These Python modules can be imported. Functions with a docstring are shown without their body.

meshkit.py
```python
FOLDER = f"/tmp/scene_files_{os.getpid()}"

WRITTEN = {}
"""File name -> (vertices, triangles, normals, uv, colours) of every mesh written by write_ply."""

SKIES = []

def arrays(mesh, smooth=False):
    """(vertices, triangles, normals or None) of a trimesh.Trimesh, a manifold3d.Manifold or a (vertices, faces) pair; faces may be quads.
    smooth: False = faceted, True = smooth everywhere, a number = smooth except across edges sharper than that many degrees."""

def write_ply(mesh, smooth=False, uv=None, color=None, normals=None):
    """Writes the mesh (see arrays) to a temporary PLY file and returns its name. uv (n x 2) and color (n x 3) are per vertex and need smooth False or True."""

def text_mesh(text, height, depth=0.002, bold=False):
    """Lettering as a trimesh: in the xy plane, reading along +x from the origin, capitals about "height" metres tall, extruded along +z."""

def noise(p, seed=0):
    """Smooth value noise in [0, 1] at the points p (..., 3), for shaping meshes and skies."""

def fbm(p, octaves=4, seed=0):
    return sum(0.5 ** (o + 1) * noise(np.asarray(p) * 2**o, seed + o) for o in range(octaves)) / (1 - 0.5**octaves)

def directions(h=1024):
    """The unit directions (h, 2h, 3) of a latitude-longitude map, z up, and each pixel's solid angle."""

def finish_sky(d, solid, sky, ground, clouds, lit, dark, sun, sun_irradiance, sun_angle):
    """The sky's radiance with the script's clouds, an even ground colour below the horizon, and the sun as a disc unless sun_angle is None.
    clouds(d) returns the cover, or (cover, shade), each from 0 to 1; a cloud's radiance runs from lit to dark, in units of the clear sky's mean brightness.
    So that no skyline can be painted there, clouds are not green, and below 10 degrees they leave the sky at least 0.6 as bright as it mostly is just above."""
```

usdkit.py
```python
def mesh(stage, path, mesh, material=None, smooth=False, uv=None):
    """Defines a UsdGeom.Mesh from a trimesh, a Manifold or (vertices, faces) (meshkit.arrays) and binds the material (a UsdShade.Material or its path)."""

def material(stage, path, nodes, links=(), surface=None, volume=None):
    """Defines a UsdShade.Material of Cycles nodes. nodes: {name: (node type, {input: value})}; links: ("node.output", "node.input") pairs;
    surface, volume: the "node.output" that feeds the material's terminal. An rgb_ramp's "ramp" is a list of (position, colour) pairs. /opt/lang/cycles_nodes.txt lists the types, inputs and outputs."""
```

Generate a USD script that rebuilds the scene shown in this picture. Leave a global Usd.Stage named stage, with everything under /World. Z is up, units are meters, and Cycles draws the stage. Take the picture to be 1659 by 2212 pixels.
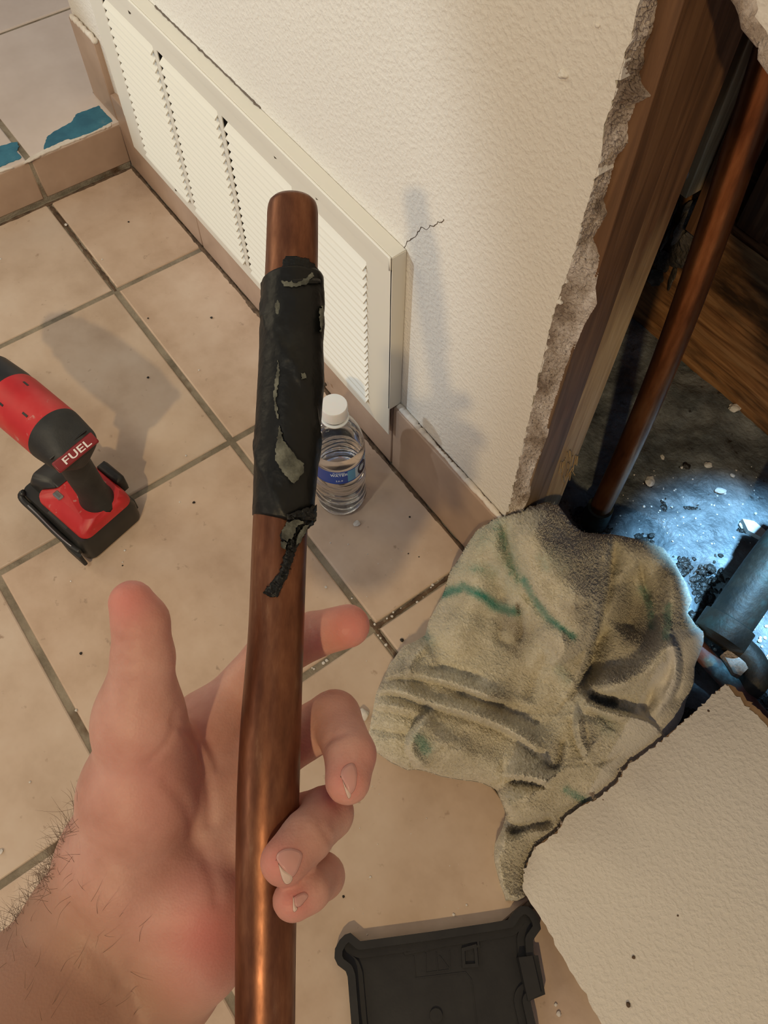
import math, random
import numpy as np, trimesh, manifold3d as m3, shapely, shapely.geometry as sg
from scipy.spatial import cKDTree
import meshkit, usdkit
from pxr import Usd, UsdGeom, UsdLux, UsdShade, Gf, Sdf, Vt

stage = Usd.Stage.CreateInMemory()
UsdGeom.SetStageUpAxis(stage, 'Z'); UsdGeom.SetStageMetersPerUnit(stage, 1.0)
UsdGeom.Xform.Define(stage, '/World')
rng = np.random.default_rng(7)

# ------------------------------------------------------------------ camera
FPX, CX, CY, CAMZ = 1765.605, 829.5, 1106.0, 0.92
CAM = np.array([0, 0, CAMZ])
from scipy.spatial.transform import Rotation
ROT = Rotation.from_rotvec([0.471004750, 0.232361562, 0.919398175]).as_matrix()   # columns right, up, back
cam = UsdGeom.Camera.Define(stage, '/World/camera')
cam.CreateHorizontalApertureAttr(36.0); cam.CreateFocalLengthAttr(36.0 * FPX / 1659.0)
cam.CreateVerticalApertureAttr(36.0 * 2212 / 1659)
cam.CreateClippingRangeAttr(Gf.Vec2f(0.02, 100.0))
M = np.eye(4); M[:3, :3] = ROT.T; M[3, :3] = CAM
cam.AddTransformOp().Set(Gf.Matrix4d(M.tolist()))
cam.CreateExposureAttr(0.0)

def ray(px, py): return ROT @ np.array([(px - CX) / FPX, -(py - CY) / FPX, -1.0])
def at_z(px, py, z=0.0): d = ray(px, py); return CAM + d * ((z - CAMZ) / d[2])
def at_y(px, py, y): d = ray(px, py); return CAM + d * (y / d[1])
def at_x(px, py, x): d = ray(px, py); return CAM + d * (x / d[0])
def at_d(px, py, dep): return CAM + ray(px, py) * dep
def proj(P):
    c = (np.asarray(P, float) - CAM) @ ROT
    return np.stack([CX + FPX * c[..., 0] / -c[..., 2], CY - FPX * c[..., 1] / -c[..., 2]], -1)

# ------------------------------------------------------------------ lights
def light(kind, name, pos, color, intensity, target=None, **kw):
    L = getattr(UsdLux, kind).Define(stage, '/World/' + name)
    L.CreateColorAttr(Gf.Vec3f(*color)); L.CreateIntensityAttr(intensity)
    for k, val in kw.items(): getattr(L, 'Create%sAttr' % k)(val)
    if pos is not None:
        pos = np.array(pos, float); m = np.eye(4); m[3, :3] = pos
        if target is not None:
            z = pos - np.array(target, float); z /= np.linalg.norm(z)
            x = np.cross([0, 0, 1.0], z); x /= np.linalg.norm(x); y = np.cross(z, x)
            m[0, :3], m[1, :3], m[2, :3] = x, y, z
        UsdGeom.Xformable(L).AddTransformOp().Set(Gf.Matrix4d(m.tolist()))
    return L
LAMP = np.array([1.25, -1.60, 2.50])
light('SphereLight', 'ceiling_bulb', LAMP, (1.0, 0.735, 0.387), 1900.0, Radius=0.045)          # warm room lamp behind the photographer
light('RectLight', 'added_left_fill', (-3.2, -1.3, 1.7), (1.0, 0.83, 0.53), 3.0, target=(-0.6, 0.3, 0.2), Width=1.6, Height=1.6)  # added soft fill from the left
light('RectLight', 'added_side_fill', (-0.15, -0.45, 1.6), (1.0, 0.99, 0.83), 70.0, target=(-1.10, -0.55, 1.5), Width=0.25, Height=0.25)  # added fill panel facing left, brightens the left of floor and wall
light('RectLight', 'added_floor_fill', (-0.62, -1.35, 1.0), (1.0, 0.80, 0.58), 4.0, target=(-0.55, -0.35, 0.0), Width=0.5, Height=0.5)  # added fill panel that lifts the lower left floor
spot = light('SphereLight', 'added_grille_spot', (-1.9, -1.9, 1.55), (0.79, 0.91, 1.0), 1250.0, target=(-0.86, 0.36, 0.45), Radius=0.05)      # added cool spot that whitens the grille wall
sh = UsdLux.ShapingAPI.Apply(spot.GetPrim()); sh.CreateShapingConeAngleAttr(9.5); sh.CreateShapingConeSoftnessAttr(0.2)
dome = UsdLux.DomeLight.Define(stage, '/World/room_fill'); dome.CreateColorAttr(Gf.Vec3f(0.58, 0.69, 1.0)); dome.CreateIntensityAttr(0.061)
led = light('SphereLight', 'cavity_flashlight', (-0.02, 0.64, 0.90), (0.29, 0.63, 1.0), 11500.0, target=(-0.080, 0.605, 0.0), Radius=0.02)
sh = UsdLux.ShapingAPI.Apply(led.GetPrim()); sh.CreateShapingConeAngleAttr(9.5); sh.CreateShapingConeSoftnessAttr(0.75)

# ------------------------------------------------------------------ materials
LOOKS = {}
def material(name, nodes, links, surface):
    LOOKS[name] = usdkit.material(stage, '/World/Looks/' + name, nodes, links, surface=surface); return LOOKS[name]
def mottled(name, ramp, scale=6.0, detail=5.0, rough=0.55, bump=0.0, bscale=60.0, bdist=0.002, stretch=(1, 1, 1), metallic=0.0, spec=0.5, speck=None, **extra):
    """base colour from a ramp over noise, optional dark/light specks of wear, fine bump."""
    n = {'geo': ('geometry', {}), 'map': ('mapping', {'scale': stretch}),
         'n1': ('noise_texture', {'scale': scale, 'detail': detail, 'roughness': 0.62}), 'r1': ('rgb_ramp', {'ramp': ramp}),
         'p': ('principled_bsdf', {'roughness': rough, 'metallic': metallic, 'specular_ior_level': spec, **extra})}
    l = [('geo.position', 'map.vector'), ('map.vector', 'n1.vector'), ('n1.fac', 'r1.fac')]
    col = 'r1.color'
    if speck:
        sc, lo, hi, c = speck
        n['n2'] = ('noise_texture', {'scale': sc, 'detail': 3.0, 'roughness': 0.6}); n['r2'] = ('rgb_ramp', {'ramp': [(lo, (0, 0, 0)), (hi, (1, 1, 1))]})
        n['mx'] = ('mix', {'color2': c})
        l += [('map.vector', 'n2.vector'), ('n2.fac', 'r2.fac'), ('r2.color', 'mx.fac'), (col, 'mx.color1')]; col = 'mx.color'
    l.append((col, 'p.base_color'))
    if bump:
        n['n3'] = ('noise_texture', {'scale': bscale, 'detail': 3.0}); n['b'] = ('bump', {'strength': bump, 'distance': bdist})
        l += [('map.vector', 'n3.vector'), ('n3.fac', 'b.height'), ('b.normal', 'p.normal')]
    return material(name, n, l, 'p.BSDF')
def plain(name, c, rough=0.5, metallic=0.0, **extra):
    return material(name, {'p': ('principled_bsdf', {'base_color': c, 'roughness': rough, 'metallic': metallic, **extra})}, [], 'p.BSDF')

# ------------------------------------------------------------------ prims
used, ORIGIN = {}, {}
def numbered(path):
    k = used.get(path); used[path] = 0 if k is None else k + 1
    return path if k is None else '%s_%03d' % (path, k + 1)
def thing(name, label, cat, loc=(0, 0, 0), group=None, kind=None):
    x = UsdGeom.Xform.Define(stage, numbered('/World/' + name)); x.AddTranslateOp().Set(Gf.Vec3d(*map(float, loc)))
    p = x.GetPrim(); p.SetCustomDataByKey('label', label); p.SetCustomDataByKey('category', cat)
    if group: p.SetCustomDataByKey('group', group)
    if kind: p.SetCustomDataByKey('kind', kind)
    ORIGIN[str(p.GetPath())] = np.array(loc, float)
    return p
def arrays(mesh):
    if hasattr(mesh, 'to_mesh'):
        m = mesh.to_mesh(); return np.array(m.vert_properties[:, :3]), np.array(m.tri_verts)
    if isinstance(mesh, (tuple, list)): return np.asarray(mesh[0], float), np.asarray(mesh[1])
    return np.array(mesh.vertices), np.array(mesh.faces)
def part(parent, name, mesh, mat, smooth=30, label=None, kind=None, pv=None):
    """one Mesh in world coordinates under its thing (or part); pv: per-vertex float primvars (needs smooth True/False)."""
    v, f = arrays(mesh); path = str(parent.GetPath())
    o = ORIGIN.get('/'.join(path.split('/')[:3]))
    if o is not None: v = v - o
    m = usdkit.mesh(stage, numbered(path + '/' + name), (v, f), LOOKS[mat], smooth=smooth)
    if pv:
        for k, a in pv.items(): UsdGeom.PrimvarsAPI(m).CreatePrimvar(k, Sdf.ValueTypeNames.FloatArray, 'vertex').Set(Vt.FloatArray.FromNumpy(np.asarray(a, np.float32)))
    p = m.GetPrim()
    if label: p.SetCustomDataByKey('label', label)
    if kind: p.SetCustomDataByKey('kind', kind)
    return p
def single(name, label, cat, mesh, mat, smooth=30, group=None, kind=None, pv=None):
    v, f = arrays(mesh)
    m = usdkit.mesh(stage, numbered('/World/' + name), (v, f), LOOKS[mat], smooth=smooth)
    if pv:
        for k, a in pv.items(): UsdGeom.PrimvarsAPI(m).CreatePrimvar(k, Sdf.ValueTypeNames.FloatArray, 'vertex').Set(Vt.FloatArray.FromNumpy(np.asarray(a, np.float32)))
    p = m.GetPrim(); p.SetCustomDataByKey('label', label); p.SetCustomDataByKey('category', cat)
    if group: p.SetCustomDataByKey('group', group)
    if kind: p.SetCustomDataByKey('kind', kind)
    return p

# ------------------------------------------------------------------ shapes
def box(lo, hi, r=0.0):
    lo, hi = np.array(lo, float), np.array(hi, float)
    if r <= 0: return trimesh.creation.box(bounds=[lo, hi])
    pts = []
    for s in np.ndindex(2, 2, 2):
        c = np.where(np.array(s) == 0, lo + r, hi - r)
        for k in range(3):
            e = np.zeros(3); e[k] = r * (1 if s[k] else -1); pts.append(c + e)
        d = np.where(np.array(s) == 0, -1, 1) * r * 0.62; pts.append(c + d)
    return m3.Manifold.hull_points(np.array(pts))
def sball(r, n=24): return m3.Manifold.sphere(r, n)
def frame(M, mesh):
    """places a local mesh by a 4x4"""
    v, f = arrays(mesh); return v @ M[:3, :3].T + M[:3, 3], f
def join(*ms):
    vs, fs, n = [], [], 0
    for m in ms:
        v, f = arrays(m); vs.append(v); fs.append(f + n); n += len(v)
    return np.vstack(vs), np.vstack(fs)
def smooth_path(P, n, R=None):
    from scipy.interpolate import CubicSpline
    P = np.asarray(P, float); t = np.r_[0, np.cumsum(np.linalg.norm(np.diff(P, axis=0), axis=1))]
    s = np.linspace(0, t[-1], n); Q = CubicSpline(t, P)(s)
    return (Q, np.interp(s, t, R)) if R is not None else Q
def tube(P, R, seg=32, cap=True, squash=None):
    """swept round tube, radius per point (or seg x n array of radii)"""
    P = np.asarray(P, float); n = len(P); T = np.gradient(P, axis=0); T /= np.linalg.norm(T, axis=1, keepdims=True)
    a = np.cross(T[0], [0.31, 0.2, 0.93]); a /= np.linalg.norm(a); N = [a]
    for i in range(1, n):
        a = N[-1] - T[i] * (N[-1] @ T[i]); N.append(a / np.linalg.norm(a))
    N = np.array(N); B = np.cross(T, N); th = np.linspace(0, 2 * np.pi, seg, endpoint=False)
    R = np.broadcast_to(np.asarray(R, float), (n,)) if np.ndim(R) < 2 else R
    RR = R[:, None] if np.ndim(R) == 1 else R
    V = P[:, None] + (N[:, None] * np.cos(th)[None, :, None] + B[:, None] * np.sin(th)[None, :, None]) * np.broadcast_to(RR, (n, seg))[..., None]
    V = V.reshape(-1, 3); F = []
    i, j = np.meshgrid(np.arange(n - 1), np.arange(seg), indexing='ij'); k = (j + 1) % seg
    q = np.stack([i * seg + j, i * seg + k, (i + 1) * seg + k, (i + 1) * seg + j], -1).reshape(-1, 4)
    F = np.vstack([q[:, [0, 1, 2]], q[:, [0, 2, 3]]])
    if cap:
        V = np.vstack([V, P[0], P[-1]]); j = np.arange(seg); k = (j + 1) % seg
        F = np.vstack([F, np.stack([k, j, np.full(seg, n * seg)], 1), np.stack([j + (n - 1) * seg, k + (n - 1) * seg, np.full(seg, n * seg + 1)], 1)])
    return V, F
def lathe(prof, origin, seg=64, mod=None):
    """prof: (r, z) list from bottom to top"""
    prof = np.asarray(prof, float); th = np.linspace(0, 2 * np.pi, seg, endpoint=False); n = len(prof)
    r = np.repeat(prof[:, :1], seg, 1); z = np.repeat(prof[:, 1:], seg, 1)
    if mod is not None: r = r + mod(th[None, :], z)
    V = np.stack([r * np.cos(th), r * np.sin(th), z], -1).reshape(-1, 3) + np.array(origin)
    i, j = np.meshgrid(np.arange(n - 1), np.arange(seg), indexing='ij'); k = (j + 1) % seg
    q = np.stack([i * seg + j, i * seg + k, (i + 1) * seg + k, (i + 1) * seg + j], -1).reshape(-1, 4)
    return V, np.vstack([q[:, [0, 1, 2]], q[:, [0, 2, 3]]])
def extrude(poly2, h0, h1, to3):
    """poly2: shapely polygon; to3(xy, h) -> points"""
    out = []
    for g in getattr(poly2, 'geoms', [poly2]):
        m = trimesh.creation.extrude_polygon(g, 1.0, engine='earcut'); v = np.array(m.vertices)
        out.append((to3(v[:, :2], h0 + (h1 - h0) * v[:, 2]), np.array(m.faces)))
    v, f = join(*out)
    t = trimesh.Trimesh(v, f, process=False)
    if t.volume < 0: f = f[:, ::-1]
    return v, f
def rough_line(P, step, amp, seed, keep_ends=True):
    """resample a polyline and jitter it sideways like a torn edge"""
    P = np.asarray(P, float); t = np.r_[0, np.cumsum(np.linalg.norm(np.diff(P, axis=0), axis=1))]
    s = np.arange(0, t[-1], step); Q = np.stack([np.interp(s, t, P[:, k]) for k in range(P.shape[1])], 1)
    r = np.random.default_rng(seed); Q = Q + r.normal(0, amp, Q.shape); 
    return np.vstack([Q, P[-1]])
def surface_net(F, lo, h):
    """naive surface nets of the zero level of a sampled field F (negative inside)"""
    S = F < 0; n = np.array(F.shape)
    c = np.stack(np.meshgrid(*[np.arange(k - 1) for k in n], indexing='ij'), -1).reshape(-1, 3)
    cnt = np.zeros(len(c), int); offs = list(np.ndindex(2, 2, 2)); val = {}
    lin = lambda q: np.ravel_multi_index(q.T, n)
    Ff, Sf = F.ravel(), S.ravel(); base = lin(c)
    st = np.array([n[1] * n[2], n[2], 1])
    tot = sum(Sf[base + np.dot(o, st)].astype(int) for o in offs); act = (tot > 0) & (tot < 8); c, base = c[act], base[act]
    acc, w = np.zeros((len(c), 3)), np.zeros(len(c))
    for a in offs:
        for k in range(3):
            if a[k]: continue
            b = np.array(a); b[k] = 1
            fa, fb = Ff[base + np.dot(a, st)], Ff[base + np.dot(b, st)]; x = (fa < 0) != (fb < 0)
            t = np.where(x, fa / np.where(fa == fb, 1, fa - fb), 0); p = np.array(a, float)[None] + 0 * acc; p[:, k] = t
            acc += p * x[:, None]; w += x
    V = lo + h * (c + acc / w[:, None]); idx = -np.ones(np.prod(n), int); idx[base] = np.arange(len(c)); faces = []
    for k in range(3):
        u, v = (k + 1) % 3, (k + 2) % 3
        g = np.stack(np.meshgrid(*[np.arange(1 if i != k else 0, n[i] - 1) for i in range(3)], indexing='ij'), -1).reshape(-1, 3)
        b = lin(g); fa, fb = Sf[b], Sf[b + st[k]]; x = fa != fb; b, fa = b[x], fa[x]
        q = np.stack([idx[b - st[u] - st[v]], idx[b - st[v]], idx[b], idx[b - st[u]]], 1); q[~fa] = q[~fa][:, ::-1]
        faces.append(q)
    q = np.vstack(faces); q = q[(q >= 0).all(1)]
    return V, np.vstack([q[:, [0, 1, 2]], q[:, [0, 2, 3]]])
def relax(v, f, n=6, lam=.5, mu=-.52):
    """Taubin smoothing"""
    from scipy.sparse import coo_matrix, diags
    e = np.vstack([f[:, [0, 1]], f[:, [1, 2]], f[:, [2, 0]]]); e = np.unique(np.vstack([e, e[:, ::-1]]), axis=0)
    A = coo_matrix((np.ones(len(e)), (e[:, 0], e[:, 1])), (len(v), len(v))).tocsr(); A = diags(1 / np.maximum(np.asarray(A.sum(1)).ravel(), 1)) @ A
    for k in range(n):
        v = v + lam * (A @ v - v); v = v + mu * (A @ v - v)
    return v
def smin(a, b, k):
    h = np.clip(0.5 + 0.5 * (b - a) / k, 0, 1); return b + (a - b) * h - k * h * (1 - h)
def cone_sdf(p, a, b, ra, rb):
    """rounded cone between two spheres"""
    ba = b - a; l2 = ba @ ba; rr = ra - rb; a2 = l2 - rr * rr; il2 = 1 / l2
    pa = p - a; y = pa @ ba; z = y - l2; x2 = ((pa * l2 - y[:, None] * ba) ** 2).sum(1); y2 = y * y * l2; z2 = z * z * l2
    k = np.sign(rr) * rr * rr * x2
    d = (np.sqrt(x2 * a2 * il2) + y * rr) * il2 - ra
    d = np.where(np.sign(z) * a2 * z2 > k, np.sqrt(x2 + z2) * il2 - rb, d)
    return np.where(np.sign(y) * a2 * y2 < k, np.sqrt(x2 + y2) * il2 - ra, d)
def seg_dist(p, P):
    """distance of 2-d points to a polyline, with the signed side and the fraction along"""
    P = np.asarray(P, float); best = np.full(len(p), 1e9); side = np.zeros(len(p)); along = np.zeros(len(p)); L = np.r_[0, np.cumsum(np.linalg.norm(np.diff(P, axis=0), axis=1))]
    for i in range(len(P) - 1):
        a, d = P[i], P[i + 1] - P[i]; t = np.clip(((p - a) @ d) / (d @ d), 0, 1); e = p - a - t[:, None] * d; r = np.hypot(e[:, 0], e[:, 1]); m = r < best
        best = np.where(m, r, best); side = np.where(m, np.sign(d[0] * (p[:, 1] - a[1]) - d[1] * (p[:, 0] - a[0])), side); along = np.where(m, (L[i] + t * (L[i + 1] - L[i])) / L[-1], along)
    return best, side, along
def lump(c, r, seed, squash=(1, 1, .7), sub=1):
    m = trimesh.creation.icosphere(sub, 1.0); v = np.array(m.vertices); q = np.random.default_rng(seed)
    v = v * (1 + 0.35 * (meshkit.noise(v * 1.7 + seed * 3.1, seed)[:, None] - .5) * 2) * np.array(squash) * r
    a = q.uniform(0, 6.28); ca, sa = np.cos(a), np.sin(a); v = v @ np.array([[ca, -sa, 0], [sa, ca, 0], [0, 0, 1]]).T
    v[:, 2] -= v[:, 2].min(); return v + np.array(c), np.array(m.faces)

# ================================================================== the setting
W = 0.3563          # front of the tile baseboard
WD = 0.3660         # face of the drywall
XB = [-0.957, -0.619, -0.288, 0.048, 0.384, 0.720, 1.056]      # grout lines running towards the wall
YA = [0.2041, -0.1323, -0.4690, -0.8050]                        # grout lines running along the wall
XR, ZU = -1.196, 0.079                                          # riser of the step, height of the upper floor

TILE = [(0.30, (.47, .345, .25)), (0.5, (.57, .44, .335)), (0.72, (.64, .52, .415))]
for i, (a, b, c) in enumerate([(1, 1, 1), (.95, .94, .92), (1.04, 1.03, 1.03), (.99, .95, .92)]):
    mottled('tile_%d' % i, [(p, (q[0] * a, q[1] * b, q[2] * c)) for p, q in TILE], scale=9.0 + i, detail=8.0, rough=0.42, bump=0.12, bscale=220, bdist=0.0008, spec=0.35,
            speck=(60.0, .66, .74, (.40, .29, .21)))
mottled('tile_upper', [(0.3, (.60, .50, .43)), (0.55, (.68, .58, .51)), (0.75, (.74, .65, .58))], scale=7.0, detail=7.0, rough=0.4, bump=0.1, bscale=220, bdist=0.0008)
mottled('tile_base', [(0.3, (.33, .225, .16)), (0.55, (.40, .28, .205)), (0.75, (.46, .335, .25))], scale=10.0, detail=7.0, rough=0.38, spec=0.4, bump=.1, bscale=200, bdist=.0008)
mottled('grout', [(0.3, (.13, .105, .07)), (0.5, (.24, .20, .145)), (0.7, (.31, .26, .19))], scale=22.0, rough=0.9, bump=0.6, bscale=300, bdist=0.002, speck=(12.0, .56, .64, (.10, .055, .025)))
mottled('grime', [(0.3, (.05, .03, .018)), (0.6, (.14, .09, .055)), (0.8, (.30, .25, .18))], scale=70.0, rough=0.95, bump=0.8, bscale=250, bdist=0.002)
mottled('paint_blue', [(0.35, (.03, .13, .20)), (0.6, (.045, .19, .27)), (0.72, (.16, .26, .30))], scale=30.0, rough=0.6)
mottled('chip_white', [(0.3, (.60, .52, .43)), (0.7, (.74, .68, .60))], scale=60.0, rough=0.8)

def slab_tile(lo, hi, z, th=0.008, ch=0.0022, tilt=(0, 0)):
    """a bevelled floor tile, slightly uneven"""
    (x0, y0), (x1, y1) = lo, hi
    def ringz(x, y, zz): return zz + tilt[0] * (x - (x0 + x1) / 2) + tilt[1] * (y - (y0 + y1) / 2)
    V = []
    for ins, zz in ((0, z - th), (0, z - ch), (ch * .35, z - ch * .35), (ch, z)):
        for x, y in ((x0 + ins, y0 + ins), (x1 - ins, y0 + ins), (x1 - ins, y1 - ins), (x0 + ins, y1 - ins)): V.append((x, y, ringz(x, y, zz)))
    F = []
    for k in range(3):
        for j in range(4):
            a, b = 4 * k + j, 4 * k + (j + 1) % 4; F += [(a, b, b + 4), (a, b + 4, a + 4)]
    F += [(12, 13, 14), (12, 14, 15), (2, 1, 0), (3, 2, 0)]
    return np.array(V), np.array(F)

G = 0.0042          # half a grout joint
fl = thing('floor', 'lower floor of square tan ceramic tiles with dirty sunken grout, beside the louvred grille wall', 'floor', kind='structure')
part(fl, 'grout', box((XR - .02, -1.3, -.03), (1.1, WD + .012, -.0022)), 'grout', smooth=False)
xs = [XR + .002] + XB; ys = [W + .002] + YA + [-1.14]
for i in range(len(xs) - 1):
    for j in range(len(ys) - 1):
        t = rng.normal(0, .0011, 2); dz = rng.normal(0, .0002)
        part(fl, 'tile', slab_tile((xs[i] + G, ys[j + 1] + G), (xs[i + 1] - G, ys[j] - G), dz, tilt=t), 'tile_%d' % rng.integers(4), smooth=False)
# grime worked into the joints by the wall and around the step
def grime_strip(a, b, w, z, seed, n=60, up=False):
    a, b = np.array(a, float), np.array(b, float); q = np.random.default_rng(seed); t = np.linspace(0, 1, n); d = (b - a) / np.linalg.norm(b - a); s = np.array([-d[1], d[0], 0])
    V, F = [], []
    for i in range(n):
        c = a + (b - a) * t[i]; k = w * (0.35 + 1.1 * meshkit.noise(np.array([t[i] * np.linalg.norm(b - a) * 60, seed, 0.3]), seed)) * q.uniform(.7, 1.2)
        h = q.uniform(.0003, .0012)
        V += [c + s * k + [0, 0, z - .0005], c + s * k * .3 + [0, 0, z + h], c - s * k * .4 + [0, 0, z + h], c - s * k + [0, 0, z - .0005]]
    for i in range(n - 1):
        for j in range(3):
            p = 4 * i + j; F += [(p, p + 1, p + 5), (p, p + 5, p + 4)]
    return np.array(V), np.array(F)
part(fl, 'grime', join(grime_strip((XR, W - .002, 0), (-.24, W - .002, 0), .0035, 0, 3, 240), grime_strip((XR + .006, -.3, 0), (XR + .006, W, 0), .0042, 0, 5, 90),
     grime_strip((-.957, .2041, -.002), (-1.19, .2041, -.002), .004, 0, 6, 50), grime_strip((-.288, .2041, -.0015), (-.288, W, -.0015), .0035, 0, 8, 60),
     grime_strip((-.30, .2041, -.002), (-.20, .2041, -.002), .0025, 0, 9, 40)), 'grime', smooth=True, kind='stuff', label='dark grime in the joints along the wall')

up = thing('floor_upper', 'pale raised tile floor one step up, with a worn front edge showing blue paint', 'floor', kind='structure')
part(up, 'grout', join(box((-4.5, -2.6, ZU - .07), (XR - .004, W + .008, ZU - .0022)), box((-4.5, W + .008, ZU - .07), (-1.291, 3.0, ZU - .0022))), 'grout', smooth=False)
uxs = [XR - .001, -1.5305, -1.866, -2.202, -2.54]
for i in range(4):
    for j in range(len(ys) - 1):
        if i == 0 and j == 0: continue
        part(up, 'tile', slab_tile((uxs[i + 1] + G, ys[j + 1] + G), (uxs[i] - (G if i else 0), (W + .0019 if i == 0 else W + .184 - G) if j == 0 else ys[j] - G), ZU + rng.normal(0, .0002), tilt=rng.normal(0, .001, 2)), 'tile_upper', smooth=False)
for i in range(4):
    for j in range(1, 4):
        x0, x1 = max(uxs[i + 1], -3.2), uxs[i]; y0 = W + .184 + .3362 * (j - 1)
        if x1 < -1.5: part(up, 'tile', slab_tile((x0 + G, y0 + G), (x1 - G, y0 + .3362 - G), ZU + rng.normal(0, .0002)), 'tile_upper', smooth=False)
    x1 = uxs[i]
for j in range(5): part(up, 'tile', slab_tile((-2.8722 + G, ys[min(j, 4)] - .3362 + G if j else W - .152), (-2.54 - G, ys[min(j, 4)] - G if j else W + .18), ZU), 'tile_upper', smooth=False)
part(up, 'tile', extrude(sg.Polygon([(-1.5305 + G, YA[0] + G), (XR - .001, YA[0] + G), (XR - .001, W + .0019), (-1.2905, W + .0019), (-1.2905, W + .184 - G), (-1.5305 + G, W + .184 - G)]), ZU - .008, ZU, lambda xy, h: np.c_[xy, h]), 'tile_upper', smooth=False)
part(up, 'riser_backing', box((XR - .012, -1.3, -.02), (XR - .0016, W, ZU - .004)), 'grout', smooth=False)
for j in range(len(ys) - 1):
    y1, y0 = ys[j] - G * (.5 if j else 0), ys[j + 1] + G * .5
    b = box((XR - .009, y0, .0055), (XR, y1, ZU - .0035), .0028); part(up, 'riser_tile', b, 'tile_base', smooth=40)
px = lambda pts, s, ox, oy: [(x / s + ox, y / s + oy) for x, y in pts]
P1 = px([(880,950),(690,1020),(650,1090),(540,1150),(425,1220),(390,1330),(400,1345),(480,1310),(545,1295),(560,1265),(590,1245),(640,1250),(800,1200),(930,1140),(1010,1090),(980,1050)], 4.1475, 0, 0)
P2 = px([(-400,1480),(0,1310),(150,1270),(170,1310),(150,1360),(190,1400),(185,1420),(60,1470),(0,1495),(-400,1640)], 4.1475, 0, 0)
P3 = px([(180,1500),(250,1420),(400,1345),(560,1268),(640,1252),(800,1200),(1000,1100),(1000,1125),(640,1275),(420,1370),(280,1440),(0,1545),(-300,1670),(-300,1640),(0,1510)], 4.1475, 0, 0)
for P, mt, zz, nm, lb in ((P1, 'paint_blue', .0006, 'paint_patch', 'bare blue paint where the pale coat has flaked off'), (P2, 'paint_blue', .0006, 'paint_patch', 'second bare blue paint patch'), (P3, 'chip_white', .0008, 'chipped_edge', 'chipped white edge line of the step')):
    pts = rough_line([at_z(a, b, ZU)[:2] for a, b in P + P[:1]], .004, .0006, 11)[:-1]
    g = sg.Polygon(pts).buffer(0)
    part(up, nm, extrude(g, ZU - .0006, ZU + zz, lambda xy, h: np.c_[xy, h]), mt, smooth=False, label=lb)

# ---- baseboards (tile skirting)
bb = thing('baseboard_lower', 'brown tile skirting along the foot of the grille wall', 'baseboard', kind='structure')
edges = [XR, -.957, -.619, -.462, -.262]
for i in range(4):
    top = .1275 if i < 3 else .1295
    part(bb, 'tile', box((edges[i] + .0009, W, .0015), (edges[i + 1] - .0009, WD + .002, top), .002), 'tile_base', smooth=40)
part(bb, 'tile', box((.302, W, .0015), (.720, WD + .002, .1295), .002), 'tile_base', smooth=40)
bu = thing('baseboard_upper', 'short piece of tile skirting on the raised floor, at the wall end', 'baseboard', kind='structure')
part(bu, 'tile', box((-1.281, W, ZU + .001), (XR - .003, WD + .002, ZU + .1275), .002), 'tile_base', smooth=40)
q = rough_line([(-1.279, 0), (-1.20, 0)], .004, 0, 3)
part(bu, 'mortar_bead', tube(np.c_[q[:, 0], np.full(len(q), W + .004), np.full(len(q), ZU + .128) + rng.normal(0, .001, len(q))], .0028 + rng.uniform(0, .0022, len(q)), 8), 'chip_white', smooth=True)
q = np.linspace(-.458, -.268, 90)
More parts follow.
